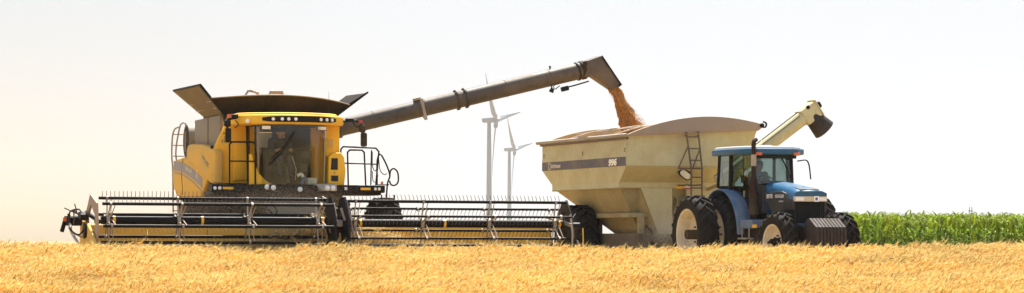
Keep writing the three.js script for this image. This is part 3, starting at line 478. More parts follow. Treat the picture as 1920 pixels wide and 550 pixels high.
  // right end
  const s2 = mesh('end_shield', prism('x', [[-.7, 1.55], [-.45, 1.82], [-.1, 1.87], [.2, 1.55], [.45, 1.1], [.3, .3], [-.8, .3], [-.95, .9]], 6.0, 6.05, .015, [[[-.5, 1.45], [-.3, 1.62], [-.1, 1.55], [-.05, 1.3], [-.4, 1.25]]]), M.blackDusty, h);
  mesh('reel_arm', [box(.07, .1, 1.9, 5.96, 1.34, -.5, .12, 0, 0, .02), ...rod([[5.98, 1.5, .3], [5.97, 1.0, .5], [5.96, .6, .5]], .025)], M.galv, s2);
  mesh('shield_stub', [cyl([6.05, 1.22, .2], [6.25, 1.22, .2], .08, .08, 12), ...rod([[6.08, 1.42, .2], [6.22, 1.52, .0]], .012, 5)], M.black, s2);
  mesh('end_sheet', prism('x', [[-1.3, .2], [.9, .2], [1.1, .4], [.5, .85], [-.2, 1.1], [-1.2, 1.2]], 6.07, 6.13, .02), M.blackDusty, h);
  mesh('crop_divider', [hull8([[6.1, .15, -.4], [6.22, .15, -.4], [6.16, .2, 1.5], [6.13, .2, 1.5]], [[6.1, .6, -.4], [6.22, .6, -.4], [6.16, .24, 1.5], [6.13, .24, 1.5]])], M.yellowDusty, h);
  mesh('divider_rod', tube([[6.28, .35, .3], [6.34, .7, .25], [6.37, .98, .15], [6.40, 1.16, .05]], .018, 16, 6), M.bandYellow, h, 'bent yellow rod at the far end of the header');
}

// ───────── grain cart ─────────
const GT = 20 * RAD, GPOS = [4.8, 0, -73.45];
{
  const c = thing('grain_cart', 'cream grain cart with dark stripe being filled beside the combine', 'grain cart', GPOS, GT);
  const T = .03, zb = -6.25;
  // rings: top, stripe bottom, waist, skirt, hopper mouth
  const rA = [[-1.9, 3.5, 0], [1.62, 3.5, 0], [1.62, 3.5, zb], [-1.9, 3.5, zb]];
  const rB = [[-1.9, 2.8, 0], [1.62, 2.8, 0], [1.62, 2.8, zb], [-1.9, 2.8, zb]];
  const rC = [[-1.82, 2.38, -.68], [1.52, 2.38, -.68], [1.52, 2.38, -5.66], [-1.82, 2.38, -5.66]];
  const rD = [[-1.82, 2.24, -.68], [1.52, 2.24, -.68], [1.52, 2.24, -5.66], [-1.82, 2.24, -5.66]];
  const rD2 = [[-1.74, 2.23, -.78], [1.44, 2.23, -.78], [1.44, 2.23, -5.55], [-1.74, 2.23, -5.55]];
  const rE = [[-.72, .72, -1.55], [.5, .72, -1.55], [.5, .72, -2.6], [-.72, .72, -2.6]];
  const wallN = ['front', 'far', 'rear', 'near'];
  const wall = (lo, hi, i, name, mat, t = T) => { const j = (i + 1) % 4; return mesh(name, slab([lo[i], lo[j], hi[j], hi[i]], t), mat, c); };
  // upper walls are separate sheets; near side and front show seams
  const seamY = 3.13;
  mesh('side_sheet', slab([[-1.9, 3.06, -.0], [-1.9, 3.06, -3.1], [-1.9, 3.5, -3.1], [-1.9, 3.5, 0]], T), M.cream, c);
  mesh('side_sheet', slab([[-1.9, 3.06, -3.115], [-1.9, 3.06, zb], [-1.9, 3.5, zb], [-1.9, 3.5, -3.115]], T), M.cream, c);
  mesh('side_sheet', slab([[-1.908, 2.8, 0], [-1.908, 2.8, zb], [-1.908, seamY, zb], [-1.908, seamY, 0]], T), M.cream, c);
  mesh('front_sheet', slab([[-1.89, 3.08, 0], [1.60, 3.08, 0], [1.62, 3.17, 0], [1.86, 3.78, 0], [-1.89, 3.6, 0]], T), M.cream, c);
  mesh('front_sheet', slab([[-1.905, 2.8, .008], [1.63, 2.8, .008], [1.63, 3.165, .008], [-1.905, 3.165, .008]], T), M.cream, c);
  wall(rB, rA, 1, 'side_sheet', M.cream); wall(rB, rA, 2, 'rear_sheet', M.cream);
  mesh('side_sheet', slab([[1.62, 3.5, 0], [1.62, 3.5, zb], [1.86, 3.8, zb], [1.86, 3.8, 0]], T), M.cream, c);
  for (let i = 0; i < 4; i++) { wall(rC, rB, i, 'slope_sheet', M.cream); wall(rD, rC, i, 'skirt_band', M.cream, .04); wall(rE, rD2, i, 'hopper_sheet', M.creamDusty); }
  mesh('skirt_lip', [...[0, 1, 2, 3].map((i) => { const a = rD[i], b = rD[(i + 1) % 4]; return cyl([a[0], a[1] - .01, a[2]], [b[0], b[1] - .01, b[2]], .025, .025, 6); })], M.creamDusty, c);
  mesh('corner_cap', rod([[-1.91, 3.5, .008], [-1.91, 2.8, .008], [-1.83, 2.38, -.67]], .014, 6), M.cream, c);
  for (const z of [-.08, -3.1, -6.1]) for (const y of [3.18, 3.24]) mesh('bolt', cyl([-1.915, y, z], [-1.935, y, z], .016, .016, 6), M.rust, c);
  // stripe with lettering
  const st = mesh('stripe', slab([[-1.924, 2.80, .0], [-1.924, 2.80, zb], [-1.924, 3.035, zb], [-1.924, 3.035, 0]], .004), M.navy, c);
  const num = lettering(1.0, .24, 300, (x, w, h) => { x.fillStyle = '#fff3dc'; x.font = `bold ${h * .98}px sans-serif`; x.textBaseline = 'middle'; x.setTransform(1, 0, -.12, 1, h * .08, 0); x.lineWidth = 5; x.strokeStyle = '#fff3dc'; x.textAlign = 'center'; x.fillText('996', w * .5, h * .54, w * .94); x.strokeText('996', w * .5, h * .54, w * .94); });
  printed('lettering', 1.45, .235, num, st, [-1.930, 2.918, -.92], [0, -PI / 2, 0]);
  const brand = lettering(1.5, .22, 220, (x, w, h) => { x.strokeStyle = '#f0dfc0'; x.fillStyle = '#f0dfc0'; x.lineWidth = h * .1; x.beginPath(); x.roundRect ? x.roundRect(h * .15, h * .1, h * .6, h * .8, h * .15) : x.rect(h * .15, h * .1, h * .6, h * .8); x.stroke(); x.font = `bold ${h * .72}px sans-serif`; x.textBaseline = 'middle'; x.fillText('Orthman', h * 1.0, h * .52, w - h * 1.1); });
  printed('lettering', 1.6, .22, brand, st, [-1.930, 2.915, -4.95], [0, -PI / 2, 0]);
  // rim and tarp
  mesh('rim_rail', [span(-1.96, -1.86, 3.49, 3.56, zb - .05, .05, .015)], M.ladder, c);
  mesh('tarp_roll', [cyl([-1.94, 3.60, zb - .35], [-1.94, 3.60, .12], .05, .05, 12)], M.galv, c);
  const capPts = (x0, x1, yl, yr, pk, n = 16) => Array.from({ length: n + 1 }, (_, i) => { const u = i / n; return [lerp(x0, x1, u), lerp(yl, yr, u) + (pk - lerp(yl, yr, .5)) * (1 - Math.pow(Math.abs(2 * u - 1), 2))]; });
  mesh('end_cap', prism('z', [[-1.95, 3.57], [1.84, 3.76], [1.97, 3.86], ...capPts(-1.97, 1.97, 3.60, 3.93, 4.10).reverse()], .04, .16, .015), M.tarp, c, 'arched end cap over the front of the cart');
  mesh('end_cap', prism('z', [[-1.95, 3.5], [1.84, 3.6], ...capPts(-1.97, 1.9, 3.55, 3.75, 4.02).reverse()], zb - .12, zb - .04, .015), M.tarpIn, c, 'arched end cap over the rear of the cart');
  mesh('tarp_roll_end', [cyl([1.93, 3.9, -6.2], [1.93, 3.9, .2], .06, .06, 12), tube([[1.9, 3.86, .2], [2.02, 3.86, .2], [2.04, 3.96, .2], [1.95, 4.0, .2]], .025, 12, 6)], M.black, c);
  for (const z of [-1.5, -3.1, -4.7]) mesh('tarp_bow', tube(capPts(-1.92, 1.88, 3.56, 3.78, 4.0, 12).map(([x, y]) => [x, y, z]), .022, 30, 6), M.galv, c);
  mesh('tarp_cable', [...rod([[-.9, 3.9, .05], [-.9, 3.86, zb]], .01, 5), ...rod([[.6, 4.0, .05], [.6, 3.96, zb]], .01, 5)], M.galv, c);
  mesh('grain_heap', grid(18, 22, (u, v) => [lerp(-1.86, 1.58, u), 3.0 + .48 * Math.sin(PI * u) * Math.sin(PI * v) + .04 * Math.sin(u * 23 + v * 11), lerp(-.05, zb + .05, v)]), worn([.50, .27, .08], [.40, .2, .06], .8, { rough: .9, grain: .5 }), c);
  // front columns and inner braces
  const colA = mesh('front_column', prism('z', [[-1.22, 2.23], [-.31, 2.23], [-.31, .62], [-.55, .62]], -.72, -.66, .008), M.cream, c);
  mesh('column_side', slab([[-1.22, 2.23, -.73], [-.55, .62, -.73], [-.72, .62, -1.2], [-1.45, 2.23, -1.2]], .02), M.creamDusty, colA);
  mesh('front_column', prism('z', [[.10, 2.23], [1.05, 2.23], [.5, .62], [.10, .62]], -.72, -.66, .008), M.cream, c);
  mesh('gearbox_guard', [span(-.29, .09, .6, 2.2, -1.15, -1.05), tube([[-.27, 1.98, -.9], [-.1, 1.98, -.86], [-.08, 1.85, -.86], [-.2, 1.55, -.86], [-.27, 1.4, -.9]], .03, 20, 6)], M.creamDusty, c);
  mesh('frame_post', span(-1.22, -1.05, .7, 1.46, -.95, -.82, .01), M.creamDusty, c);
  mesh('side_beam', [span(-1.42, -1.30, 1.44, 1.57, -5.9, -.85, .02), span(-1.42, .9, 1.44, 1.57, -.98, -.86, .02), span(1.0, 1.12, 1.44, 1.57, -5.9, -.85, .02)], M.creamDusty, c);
  mesh('chassis', [span(-1.3, -1.1, .5, 1.02, -5.6, -.3, .02), span(.8, 1.0, .78, 1.02, -5.6, -.3, .02), box(.24, .22, 2.4, -.55, .86, .55, 0, .28, 0, .02), box(.24, .22, 2.4, .25, .86, .55, 0, -.28, 0, .02), span(-.32, .02, .74, .96, 1.4, 2.6, .02), ...[-5.5, -4.0, -.5].map((z) => span(-1.3, 1.0, .8, 1.0, z - .1, z + .1))], M.chassis, c);
  mesh('axle', [cyl([-1.9, .9, -3.9], [1.6, .9, -3.9], .11, .11, 12), span(-1.3, -1.1, .8, 1.5, -4.1, -3.7), span(.8, 1.0, .8, 1.5, -4.1, -3.7)], M.chassis, c);
  for (const [x, s] of [[-1.72, -1], [1.5, 1]]) wheel(c, x, -3.95, .91, .62, .42, s, 20, .05, M.rimCream);
  mesh('parking_jack', [...rod([[-1.0, 1.2, -.75], [-.86, 1.0, -.7]], .02), cyl([-1.02, 1.25, -.76], [-1.0, 1.15, -.75], .035, .035, 8)], M.rust, c);
  // ladder
  const lz = .2, lz2 = -.45, ry = [3.57, 3.26, 2.95, 2.74, 2.5, 2.22];
  const Lp = (y) => y > 2.74 ? lerp(0, 1, (3.7 - y) / .96) : 1, lxL = (y) => lerp(-.28, -.14, Lp(y)), lxR = (y) => lerp(.06, .17, Lp(y));
  mesh('ladder_rail', rod([[lxL(3.7), 3.7, lz], [lxL(2.74), 2.74, lz], [lxL(2.0), 2.02, lz]], .025), M.ladder, c);
  mesh('ladder_rail', rod([[lxR(3.7), 3.72, lz], [lxR(2.74), 2.74, lz], [lxR(2.0), 2.02, lz]], .025), M.ladder, c);
  for (const y of ry) mesh('ladder_rung', rod([[lxL(y), y, lz], [lxR(y), y, lz]], .02), M.ladder, c);
  mesh('ladder_brace', [...rod([[lxL(3.3), 3.34, lz], [-.46, 2.75, lz - .1]], .018), ...rod([[lxR(3.3), 3.24, lz], [-.05, 2.75, lz - .1]], .018), ...rod([[-.48, 2.74, lz - .1], [.2, 2.73, lz]], .022), ...rod([[-.14, 2.3, lz], [-.14, 2.3, -.66]], .02), ...rod([[.17, 2.3, lz], [.17, 2.3, -.66]], .02), ...rod([[-.25, 3.6, lz], [-.25, 3.6, .03]], .02), ...rod([[.08, 3.6, lz], [.08, 3.6, .03]], .02)], M.ladder, c);
  // oval sight window on the sloping front
  const ow = group('sight_window', c, -.13, 2.60, -.23); ow.rotation.set(.62, 0, -.62); ow.rotation.order = 'YXZ';
  const oval = (w, h, n = 28) => Array.from({ length: n }, (_, i) => { const a = i / n * 2 * PI, q = (v) => Math.sign(v) * Math.pow(Math.abs(v), .7); return [q(Math.cos(a)) * w, q(Math.sin(a)) * h]; });
  mesh('window_gasket', prism('z', oval(.24, .125), -.02, .03, .01), M.rubber, ow); mesh('window_pane', prism('z', oval(.19, .085), .02, .045, .004), M.lens, ow);
  mesh('warning_label', span(-.22, -.02, 2.22, 2.30, -.66, -.652), M.bandYellow, c); mesh('warning_label', span(.06, .22, 2.24, 2.31, -.66, -.652), M.white, c); mesh('warning_label', span(.06, .22, 2.20, 2.24, -.66, -.652), M.red, c);
  // unloading auger of the cart
  const a0 = V(.35, 2.35, .85), a1 = V(3.10, 4.30, .85), d = a1.clone().sub(a0).normalize(), n = V(-d.y, d.x, 0);
  const au = mesh('cart_auger', [cyl(a0.toArray(), a1.toArray(), .195, .195, 28)], M.cream, c);
  mesh('auger_rib', [cyl(a0.clone().addScaledVector(n, .20).toArray(), a1.clone().addScaledVector(n, .20).toArray(), .018, .018, 6), cyl(a0.clone().addScaledVector(n, .13).add(V(0, 0, .16)).toArray(), a0.clone().lerp(a1, .86).addScaledVector(n, .13).add(V(0, 0, .16)).toArray(), .014, .014, 6)], M.chassis, au);
  mesh('auger_end', [box(.5, .44, .42, 2.98, 4.21, .85, 0, 0, Math.atan2(d.y, d.x), .03), box(.03, .5, .46, 3.19, 4.36, .85, 0, 0, Math.atan2(d.y, d.x), .01)], M.cream, au);
  mesh('end_bearing', [cyl([3.2, 4.37, .85], [3.32, 4.45, .85], .09, .07, 10), box(.12, .08, .16, 3.24, 4.47, .85, 0, 0, .6, .02), box(.1, .1, .06, 2.86, 4.36, 1.05, 0, 0, .6, .02)], M.black, au);
  mesh('rubber_spout', [cyl([3.04, 4.16, .85], [3.44, 3.78, .85], .215, .31, 22, true), cyl([3.04, 4.16, .85], [3.43, 3.79, .85], .205, .30, 22, true)], M.rubberSpout, au, 'black rubber spout hanging from the auger end');
  mesh('auger_support', [...rod([[.6, 2.4, .85], [.7, 2.2, -.6]], .05), ...rod([[1.5, 3.1, .85], [1.4, 2.9, .0]], .04)], M.creamDusty, au);
  mesh('drawbar_eye', [new THREE.TorusGeometry(.09, .035, 8, 16).rotateX(PI / 2).translate(-.15, .8, 2.68)], M.rust, c);
}

// ───────── tractor ─────────
{
  const t = thing('farm_tractor', 'blue tractor with dual rear wheels and front weights hitched to the grain cart', 'tractor', [6.11, 0, -69.5], 20.5 * RAD);
  mesh('chassis', [span(-.38, .38, .62, 1.25, -.75, 1.4, .05), span(-.28, .28, .7, 1.3, 1.3, 3.0, .05), cyl([-1.9, .98, 0], [1.9, .98, 0], .12, .12, 12), cyl([-.75, .76, 2.98], [.75, .76, 2.98], .11, .11, 12), span(-.3, .3, .6, 1.0, 2.75, 3.25, .04), span(-.1, .1, .72, .82, -1.3, -.7)], M.blackDusty, t);
  for (const [x, s, d] of [[-1.66, -1, -.10], [-.93, -1, .12], [.93, 1, .12], [1.66, 1, -.10]]) wheel(t, x, 0, .98, .50, .62, s, 20, d, M.rimCream);
  for (const [x, s] of [[-.80, -1], [.80, 1]]) wheel(t, x, 2.98, .76, .42, .445, s, 19, .02, M.rimCream, .06);
  for (const s of [-1, 1]) mesh('planet_hub', [cyl([s * .82, .76, 2.98], [s * 1.02, .76, 2.98], .14, .11, 14), span(s > 0 ? .98 : -1.08, s > 0 ? 1.08 : -.98, .7, .82, 2.9, 3.06, .02)], M.black, t);
  // hood
  const hs = (z) => { const u = (z - 1.5) / 1.68; return { top: lerp(2.27, 2.06, u) - .02 * u * u, w: lerp(.40, .43, u) }; };
  const X0 = -.05;
  const ringH = (z) => { const { top, w } = hs(z); return [[X0 - w, 1.80, z], [X0 - w, top - .22, z], [X0 - w * .93, top - .10, z], [X0 - w * .72, top - .01, z], [X0, top + .025, z], [X0 + w * .72, top - .01, z], [X0 + w * .93, top - .10, z], [X0 + w, top - .22, z], [X0 + w, 1.80, z]]; };
  const hood = mesh('hood', [grid(8, 12, (u, v) => { const z = lerp(1.5, 3.16, v), rr = ringH(z), k = u * 8, i = Math.min(7, Math.floor(k)), f = k - i; const p = rr[i].map((q, j) => lerp(q, rr[i + 1][j], f)); if (v > .85) { const q = (v - .85) / .15; p[1] -= Math.max(0, p[1] - 1.95) * q * q * .38; } return p; }), slab([[X0 - .43, 1.80, 3.16], [X0 + .43, 1.80, 3.16], [X0 + .43, 1.97, 3.165], [X0 + .3, 2.02, 3.165], [X0 - .3, 2.02, 3.165], [X0 - .43, 1.97, 3.165]], .012), slab([[X0 - .40, 1.5, 1.5], [X0 + .40, 1.5, 1.5], [X0 + .38, 2.2, 1.5], [X0 - .38, 2.2, 1.5]], .01)], M.blue, t);
  mesh('hood_vent', box(.5, .012, .34, X0 + .02, 2.085, 2.92, .17, 0, 0, .005), M.charcoal, hood);
  mesh('hood_latch', box(.05, .02, .06, X0 + .02, 2.12, 2.75, .12, 0, 0, .005), M.black, hood);
  mesh('engine_side', [prism('x', [[1.52, 2.0], [2.5, 2.02], [2.72, 1.97], [2.80, 1.86], [3.12, 1.80], [3.12, 1.58], [2.0, 1.50], [1.75, 1.7]], X0 - .452, X0 - .40, .01), prism('x', [[1.52, 2.0], [2.5, 2.02], [2.8, 1.86], [3.12, 1.80], [3.12, 1.5], [1.9, 1.50]], X0 + .40, X0 + .45, .01)], M.charcoal, t);
  const nm = lettering(.95, .15, 320, (x, w, h) => { x.fillStyle = '#f2efe8'; x.textBaseline = 'middle'; x.font = `bold ${h * .98}px sans-serif`; x.fillText('8970', 3, h * .54, w * .44); x.font = `bold ${h * .74}px sans-serif`; x.fillText('NEW HOLLAND', w * .5, h * .58, w * .48); });
  printed('lettering', .98, .15, nm, t, [X0 - .456, 1.915, 2.16], [0, -PI / 2, 0]);
  const sm = lettering(.3, .06, 320, (x, w, h) => { x.fillStyle = '#cfccc6'; for (let i = 0; i < 4; i++) x.fillRect(w * (.05 + i * .22), h * .2, w * .14, h * .6); });
  printed('lettering', .28, .05, sm, t, [X0 - .456, 1.78, 2.5], [0, -PI / 2, 0]);
  mesh('side_trim', span(X0 - .457, X0 - .45, 1.825, 1.835, 1.7, 2.78), M.black, t);
  const gr = mesh('grille', [span(X0 - .42, X0 + .42, 1.22, 1.80, 2.55, 3.08)], M.grille, t);
  for (let i = 0; i < 15; i++) mesh('grille_slat', box(.018, .56, .05, X0 - .385 + i * .055, 1.51, 3.10), M.grille, gr);
  for (let i = 0; i < 9; i++) mesh('grille_slat', box(.05, .54, .018, X0 - .43, 1.51, 2.6 + i * .055), M.grille, gr);
  const hl = mesh('headlight_strip', [span(X0 - .435, X0 + .435, 1.765, 1.89, 3.10, 3.19, .015)], M.lensAmberGlass, t);
  for (const s of [-1, 1]) mesh('headlight_lamp', span(X0 + s * .30 - .11, X0 + s * .30 + .11, 1.785, 1.87, 3.186, 3.196), M.lens, hl);
  const em = lettering(.14, .14, 400, (x, w, h) => { x.fillStyle = '#f4f1ec'; x.fillRect(0, 0, w, h); x.fillStyle = '#1b3f86'; x.beginPath(); x.ellipse(w * .38, h * .5, w * .13, h * .3, 0, 0, 7); x.fill(); x.beginPath(); x.ellipse(w * .62, h * .5, w * .13, h * .3, 0, 0, 7); x.fill(); x.fillRect(w * .28, h * .46, w * .44, h * .08); });
  printed('emblem', .13, .135, em, hl, [X0 + .14, 1.83, 3.2], [0, 0, 0]);
  mesh('lower_bumper', [span(X0 - .43, X0 + .43, 1.17, 1.24, 3.0, 3.14, .015)], M.blue, t);
  mesh('front_support', [span(-.26, .22, .75, 1.16, 3.1, 3.75, .03), cyl([-.3, .95, 3.2], [.26, .95, 3.2], .12, .12, 12), box(.12, .5, .3, -.36, .95, 3.3, .3, 0, 0, .03)], M.blackDusty, t);
  // front weights: separate plates
  for (let i = 0; i < 9; i++) mesh('weight_plate', prism('x', [[3.62, .5], [3.62, 1.18], [3.72, 1.34], [3.86, 1.36], [4.22, 1.15], [4.26, 1.06], [4.26, .5]], -.44 + i * .09, -.44 + i * .09 + .076, .008), M.weight, t);
  // cab
  const P = { rl: [-.80, -.55], bl: [-.82, .22], fl: [-.56, 1.12], fr: [.50, 1.12], br: [.82, .22], rr: [.80, -.55] };
  const yb = 2.2, yt = 2.94, lowP = { rl: 2.2, bl: 1.35, fl: 1.5, fr: 1.5, br: 1.35, rr: 2.2 };
  const lean = (k, y) => { const s = 1 - .05 * (y - 1.4) / 1.5; return [P[k][0] * s, y, P[k][1] - (k[0] === 'f' ? .05 : 0) * (y - 1.5) + (k[0] === 'r' ? .07 * (y - 2.2) : 0)]; };
  const pillar = (k, r) => cyl(lean(k, lowP[k] - .05), lean(k, yt + .02), r, r, 6);
  for (const k of ['rl', 'bl', 'fl', 'fr', 'br', 'rr']) mesh('cab_pillar', pillar(k, k[0] === 'b' ? .05 : .04), M.black, t);
  const pane = (a, b) => slab([lean(a, Math.max(lowP[a], lowP[b])), lean(b, Math.max(lowP[a], lowP[b])), lean(b, yt), lean(a, yt)], .004);
  mesh('side_window', pane('rl', 'bl'), M.glassTractor, t); mesh('side_window', pane('rr', 'br'), M.glassTractor, t);
  mesh('windshield', pane('fl', 'fr'), M.glassTractor, t); mesh('rear_window', pane('rl', 'rr'), M.glassTractor, t);
  for (const [b, f, s] of [['bl', 'fl', -1], ['br', 'fr', 1]]) {
    const dr = mesh('door', slab([lean(b, 1.36), lean(f, 1.5), lean(f, yt), lean(b, yt)], .006), M.glassTractor, t);
    mesh('door_frame', [...rod([lean(b, 1.36), lean(f, 1.5)], .025), cyl(lerp3(lean(b, 1.4), lean(f, 1.5), .55), lerp3(lean(b, yt), lean(f, yt), .55), .012, .012, 6)], M.black, dr);
    mesh('door_handle', box(.03, .16, .03, lerp3(lean(b, 2.0), lean(f, 2.0), .62)[0] + s * .03, 1.98, lerp3(lean(b, 2.0), lean(f, 2.0), .62)[2]), M.galv, dr);
  }
  function lerp3(a, b, u) { return a.map((q, i) => lerp(q, b[i], u)); }
  mesh('cab_floor', prism('y', [[-.78, -.5], [-.8, .2], [-.54, 1.08], [.48, 1.08], [.8, .2], [.78, -.5]], 1.30, 1.38), M.cabDark, t);
  mesh('cab_rear_wall', span(-.76, .76, 1.36, 2.2, -.56, -.5), M.cabDark, t);
  mesh('dash', [span(-.34, .30, 1.4, 2.18, 1.0, 1.5, .05), box(.5, .2, .24, -.02, 2.2, .95, .3, 0, 0, .05), cyl([-.02, 2.15, .85], [-.02, 2.3, .7], .03, .03, 8), new THREE.TorusGeometry(.2, .016, 6, 20).rotateX(-PI / 2 + .6).translate(-.02, 2.33, .67)], M.charcoal, t);
  mesh('cab_seat', [span(-.26, .26, 1.72, 1.86, -.1, .38, .05), box(.48, .62, .12, 0, 2.12, -.14, -.12, 0, 0, .05), span(-.14, .14, 1.38, 1.72, 0, .3)], M.seat, t);
  mesh('side_console', [span(-.62, -.34, 1.8, 2.05, -.1, .55, .04), box(.22, .2, .04, -.52, 2.36, .42, -.2, .5, 0, .01), ...rod([[-.48, 2.0, .4], [-.5, 2.3, .42]], .015)], M.cabDark, t);
  mesh('grab_frame', tube([[-.7, 2.25, -.4], [-.72, 2.75, -.38], [-.45, 2.78, -.45], [-.4, 2.3, -.48]], .012, 20, 6), M.black, t);
  const roofP = [[-.92, -.62], [-.96, .25], [-.80, 1.1], [-.58, 1.3], [.54, 1.3], [.80, 1.1], [.96, .25], [.92, -.62], [.6, -.78], [-.6, -.78]];
  const rf = mesh('cab_roof', [prism('y', roofP, 2.95, 3.10, .035)], M.blue, t);
  mesh('roof_top', prism('y', roofP.map(([x, z]) => [x * .93, z * .93]), 3.08, 3.16, .03), M.white, rf);
  mesh('roof_dome', [cyl([.1, 3.15, .4], [.1, 3.21, .4], .15, .13, 16), cyl([.02, 3.2, .3], [.02, 3.42, .3], .006, .006, 5)], M.white, rf);
  mesh('roof_visor', box(1.1, .09, .06, -.02, 2.90, 1.22, .1, 0, 0, .02), M.black, rf);
  for (const x of [-.53, .50]) mesh('turn_signal', box(.16, .075, .05, x, 2.965, 1.305, 0, 0, 0, .012), M.orange, rf);
  mesh('wiper', [...rod([[.12, 2.92, 1.12], [.34, 2.62, 1.13]], .016), ...rod([[.2, 2.84, 1.13], [.42, 2.36, 1.15]], .014)], M.black, t);
  mesh('mirror_arm', tube([[.62, 2.80, 1.1], [.86, 2.82, 1.12], [.92, 2.74, 1.12], [.98, 2.35, 1.12]], .018, 24, 6), M.black, t);
  // exhaust and air intake
  const ex = mesh('exhaust_muffler', [cyl([-.70, 1.5, 1.36], [-.70, 2.30, 1.36], .10, .10, 18), cyl([-.70, 2.30, 1.36], [-.70, 2.42, 1.36], .10, .06, 18), cyl([-.70, 1.38, 1.36], [-.70, 1.5, 1.36], .07, .10, 14)], M.rust, t);
  mesh('exhaust_shield', cyl([-.70, 1.46, 1.36], [-.70, 2.0, 1.36], .12, .12, 16, true), M.blackDusty, ex);
  mesh('exhaust_heat_band', cyl([-.70, 2.66, 1.36], [-.70, 2.94, 1.36], .066, .068, 14), M.galv, ex);
  mesh('exhaust_stack', [cyl([-.70, 2.40, 1.36], [-.70, 3.1, 1.36], .058, .056, 14), tube([[-.70, 3.08, 1.36], [-.70, 3.2, 1.36], [-.67, 3.27, 1.33], [-.60, 3.31, 1.28]], .056, 14, 12)], M.rust, ex);
  mesh('cab_cowl', [prism('x', [[1.12, 1.5], [1.5, 1.5], [1.5, 2.14], [1.3, 2.2], [1.12, 2.2]], -.52, .44, .03)], M.charcoal, t);
  // fenders over the inner wheels
  for (const s of [-1, 1]) {
    const arcP = []; for (let i = 0; i <= 18; i++) { const a = lerp(158, 8, i / 18) * RAD; arcP.push([Math.cos(a) * 1.12 + .02, .98 + Math.sin(a) * 1.14]); }
    const inn = arcP.map(([z, y]) => [z * .97, .98 + (y - .98) * .965]).reverse();
    const f = mesh('fender', prism('x', [...arcP, [1.16, .98], [1.1, .98], ...inn], s > 0 ? .64 : -1.04, s > 0 ? 1.04 : -.64, .02), M.blueWorn, t);
    mesh('fender_wall', prism('x', [...arcP, [1.1, .9], [-.9, .9]], s > 0 ? .56 : -.60, s > 0 ? .60 : -.56), M.blackDusty, f);
    mesh('step_box', [span(s > 0 ? .5 : -.98, s > 0 ? .98 : -.5, 1.12, 1.34, 1.15, 1.85, .03)], M.blueWorn, t);
    mesh('fuel_tank', [span(s > 0 ? .4 : -.86, s > 0 ? .86 : -.4, .58, 1.12, .95, 2.1, .06)], M.blackDusty, t);
    mesh('step_plate', [span(s > 0 ? .86 : -1.06, s > 0 ? 1.06 : -.86, .86, .90, 1.2, 1.7), ...rod([[s * .96, 1.2, 1.25], [s * .96, .88, 1.25]], .018), ...rod([[s * .96, 1.2, 1.65], [s * .96, .88, 1.65]], .018)], M.galv, t);
    mesh('side_reflector', span(s > 0 ? .985 : -1.0, s > 0 ? 1.0 : -.985, 1.14, 1.22, 1.9, 2.15), M.bandYellow, t);
  }
}

// ───────── stream of grain ─────────
{
  const s = thing('grain_stream', 'golden grain pouring from the auger spout into the cart', 'grain', CPOS, CT);
  const cl = [[9.98, 5.10, -3.4, .10], [10.10, 4.98, -3.4, .13], [10.22, 4.78, -3.4, .14], [10.34, 4.55, -3.4, .15], [10.45, 4.32, -3.4, .19], [10.56, 4.1, -3.4, .25], [10.66, 3.85, -3.4, .30], [10.72, 3.55, -3.4, .34], [10.76, 3.3, -3.4, .40]];
  const cv = new THREE.CatmullRomCurve3(cl.map((p) => V(p[0], p[1], p[2])));
  const rad = (u) => { const k = u * (cl.length - 1), i = Math.min(cl.length - 2, Math.floor(k)); return lerp(cl[i][3], cl[i + 1][3], k - i); };
  const grainMat = worn([.52, .24, .06], [.24, .10, .025], .95, { rough: .85, grain: .7 });
  const body = mesh('grain_flow', grid(60, 90, (u, v) => {
    const p = cv.getPoint(v), t = cv.getTangent(v), n = V(-t.y, t.x, 0).normalize(), a = u * 2 * PI, x = Math.cos(a), y = Math.sin(a);
    const k = 1 + .24 * Math.sin(a * 3 + v * 7) + .16 * Math.sin(a * 5 - v * 11 + 1) + .10 * Math.sin(a * 9 + v * 16) + (fbm(u * 16, v * 9, 16, 4) - .5) * .9;
    const r = rad(v) * k * (v > .98 ? .6 : 1);
    return [p.x + n.x * x * r * .95 + .05 * Math.sin(v * 17) * v, p.y + n.y * x * r, p.z + y * r * .8];
  }), grainMat, s);
  const kg = new THREE.IcosahedronGeometry(.009, 0), N = 5000, im = new THREE.InstancedMesh(kg, plain([.50, .29, .11], .8), N), m4 = new THREE.Matrix4(), q = new THREE.Quaternion();
  for (let i = 0; i < N; i++) {
    const v = Math.pow(R(), .55), p = cv.getPoint(v), a = R() * 2 * PI, r = rad(v) * (0.8 + Math.abs((R() + R() + R() - 1.5)) * .45), side = Math.cos(a) * r + (R() < .4 ? R() * .16 * v * v : 0);
    m4.compose(V(p.x + side + .05 * v, p.y + RR(-.05, .05) + side * .4, p.z + Math.sin(a) * r), q.setFromEuler(new THREE.Euler(R() * 6, R() * 6, 0)), V(1, 1, 1).multiplyScalar(RR(.6, 1.2))); im.setMatrixAt(i, m4);
  }
  im.name = 'loose_grains'; im.userData = { kind: 'stuff' }; im.castShadow = true; s.add(im);
}

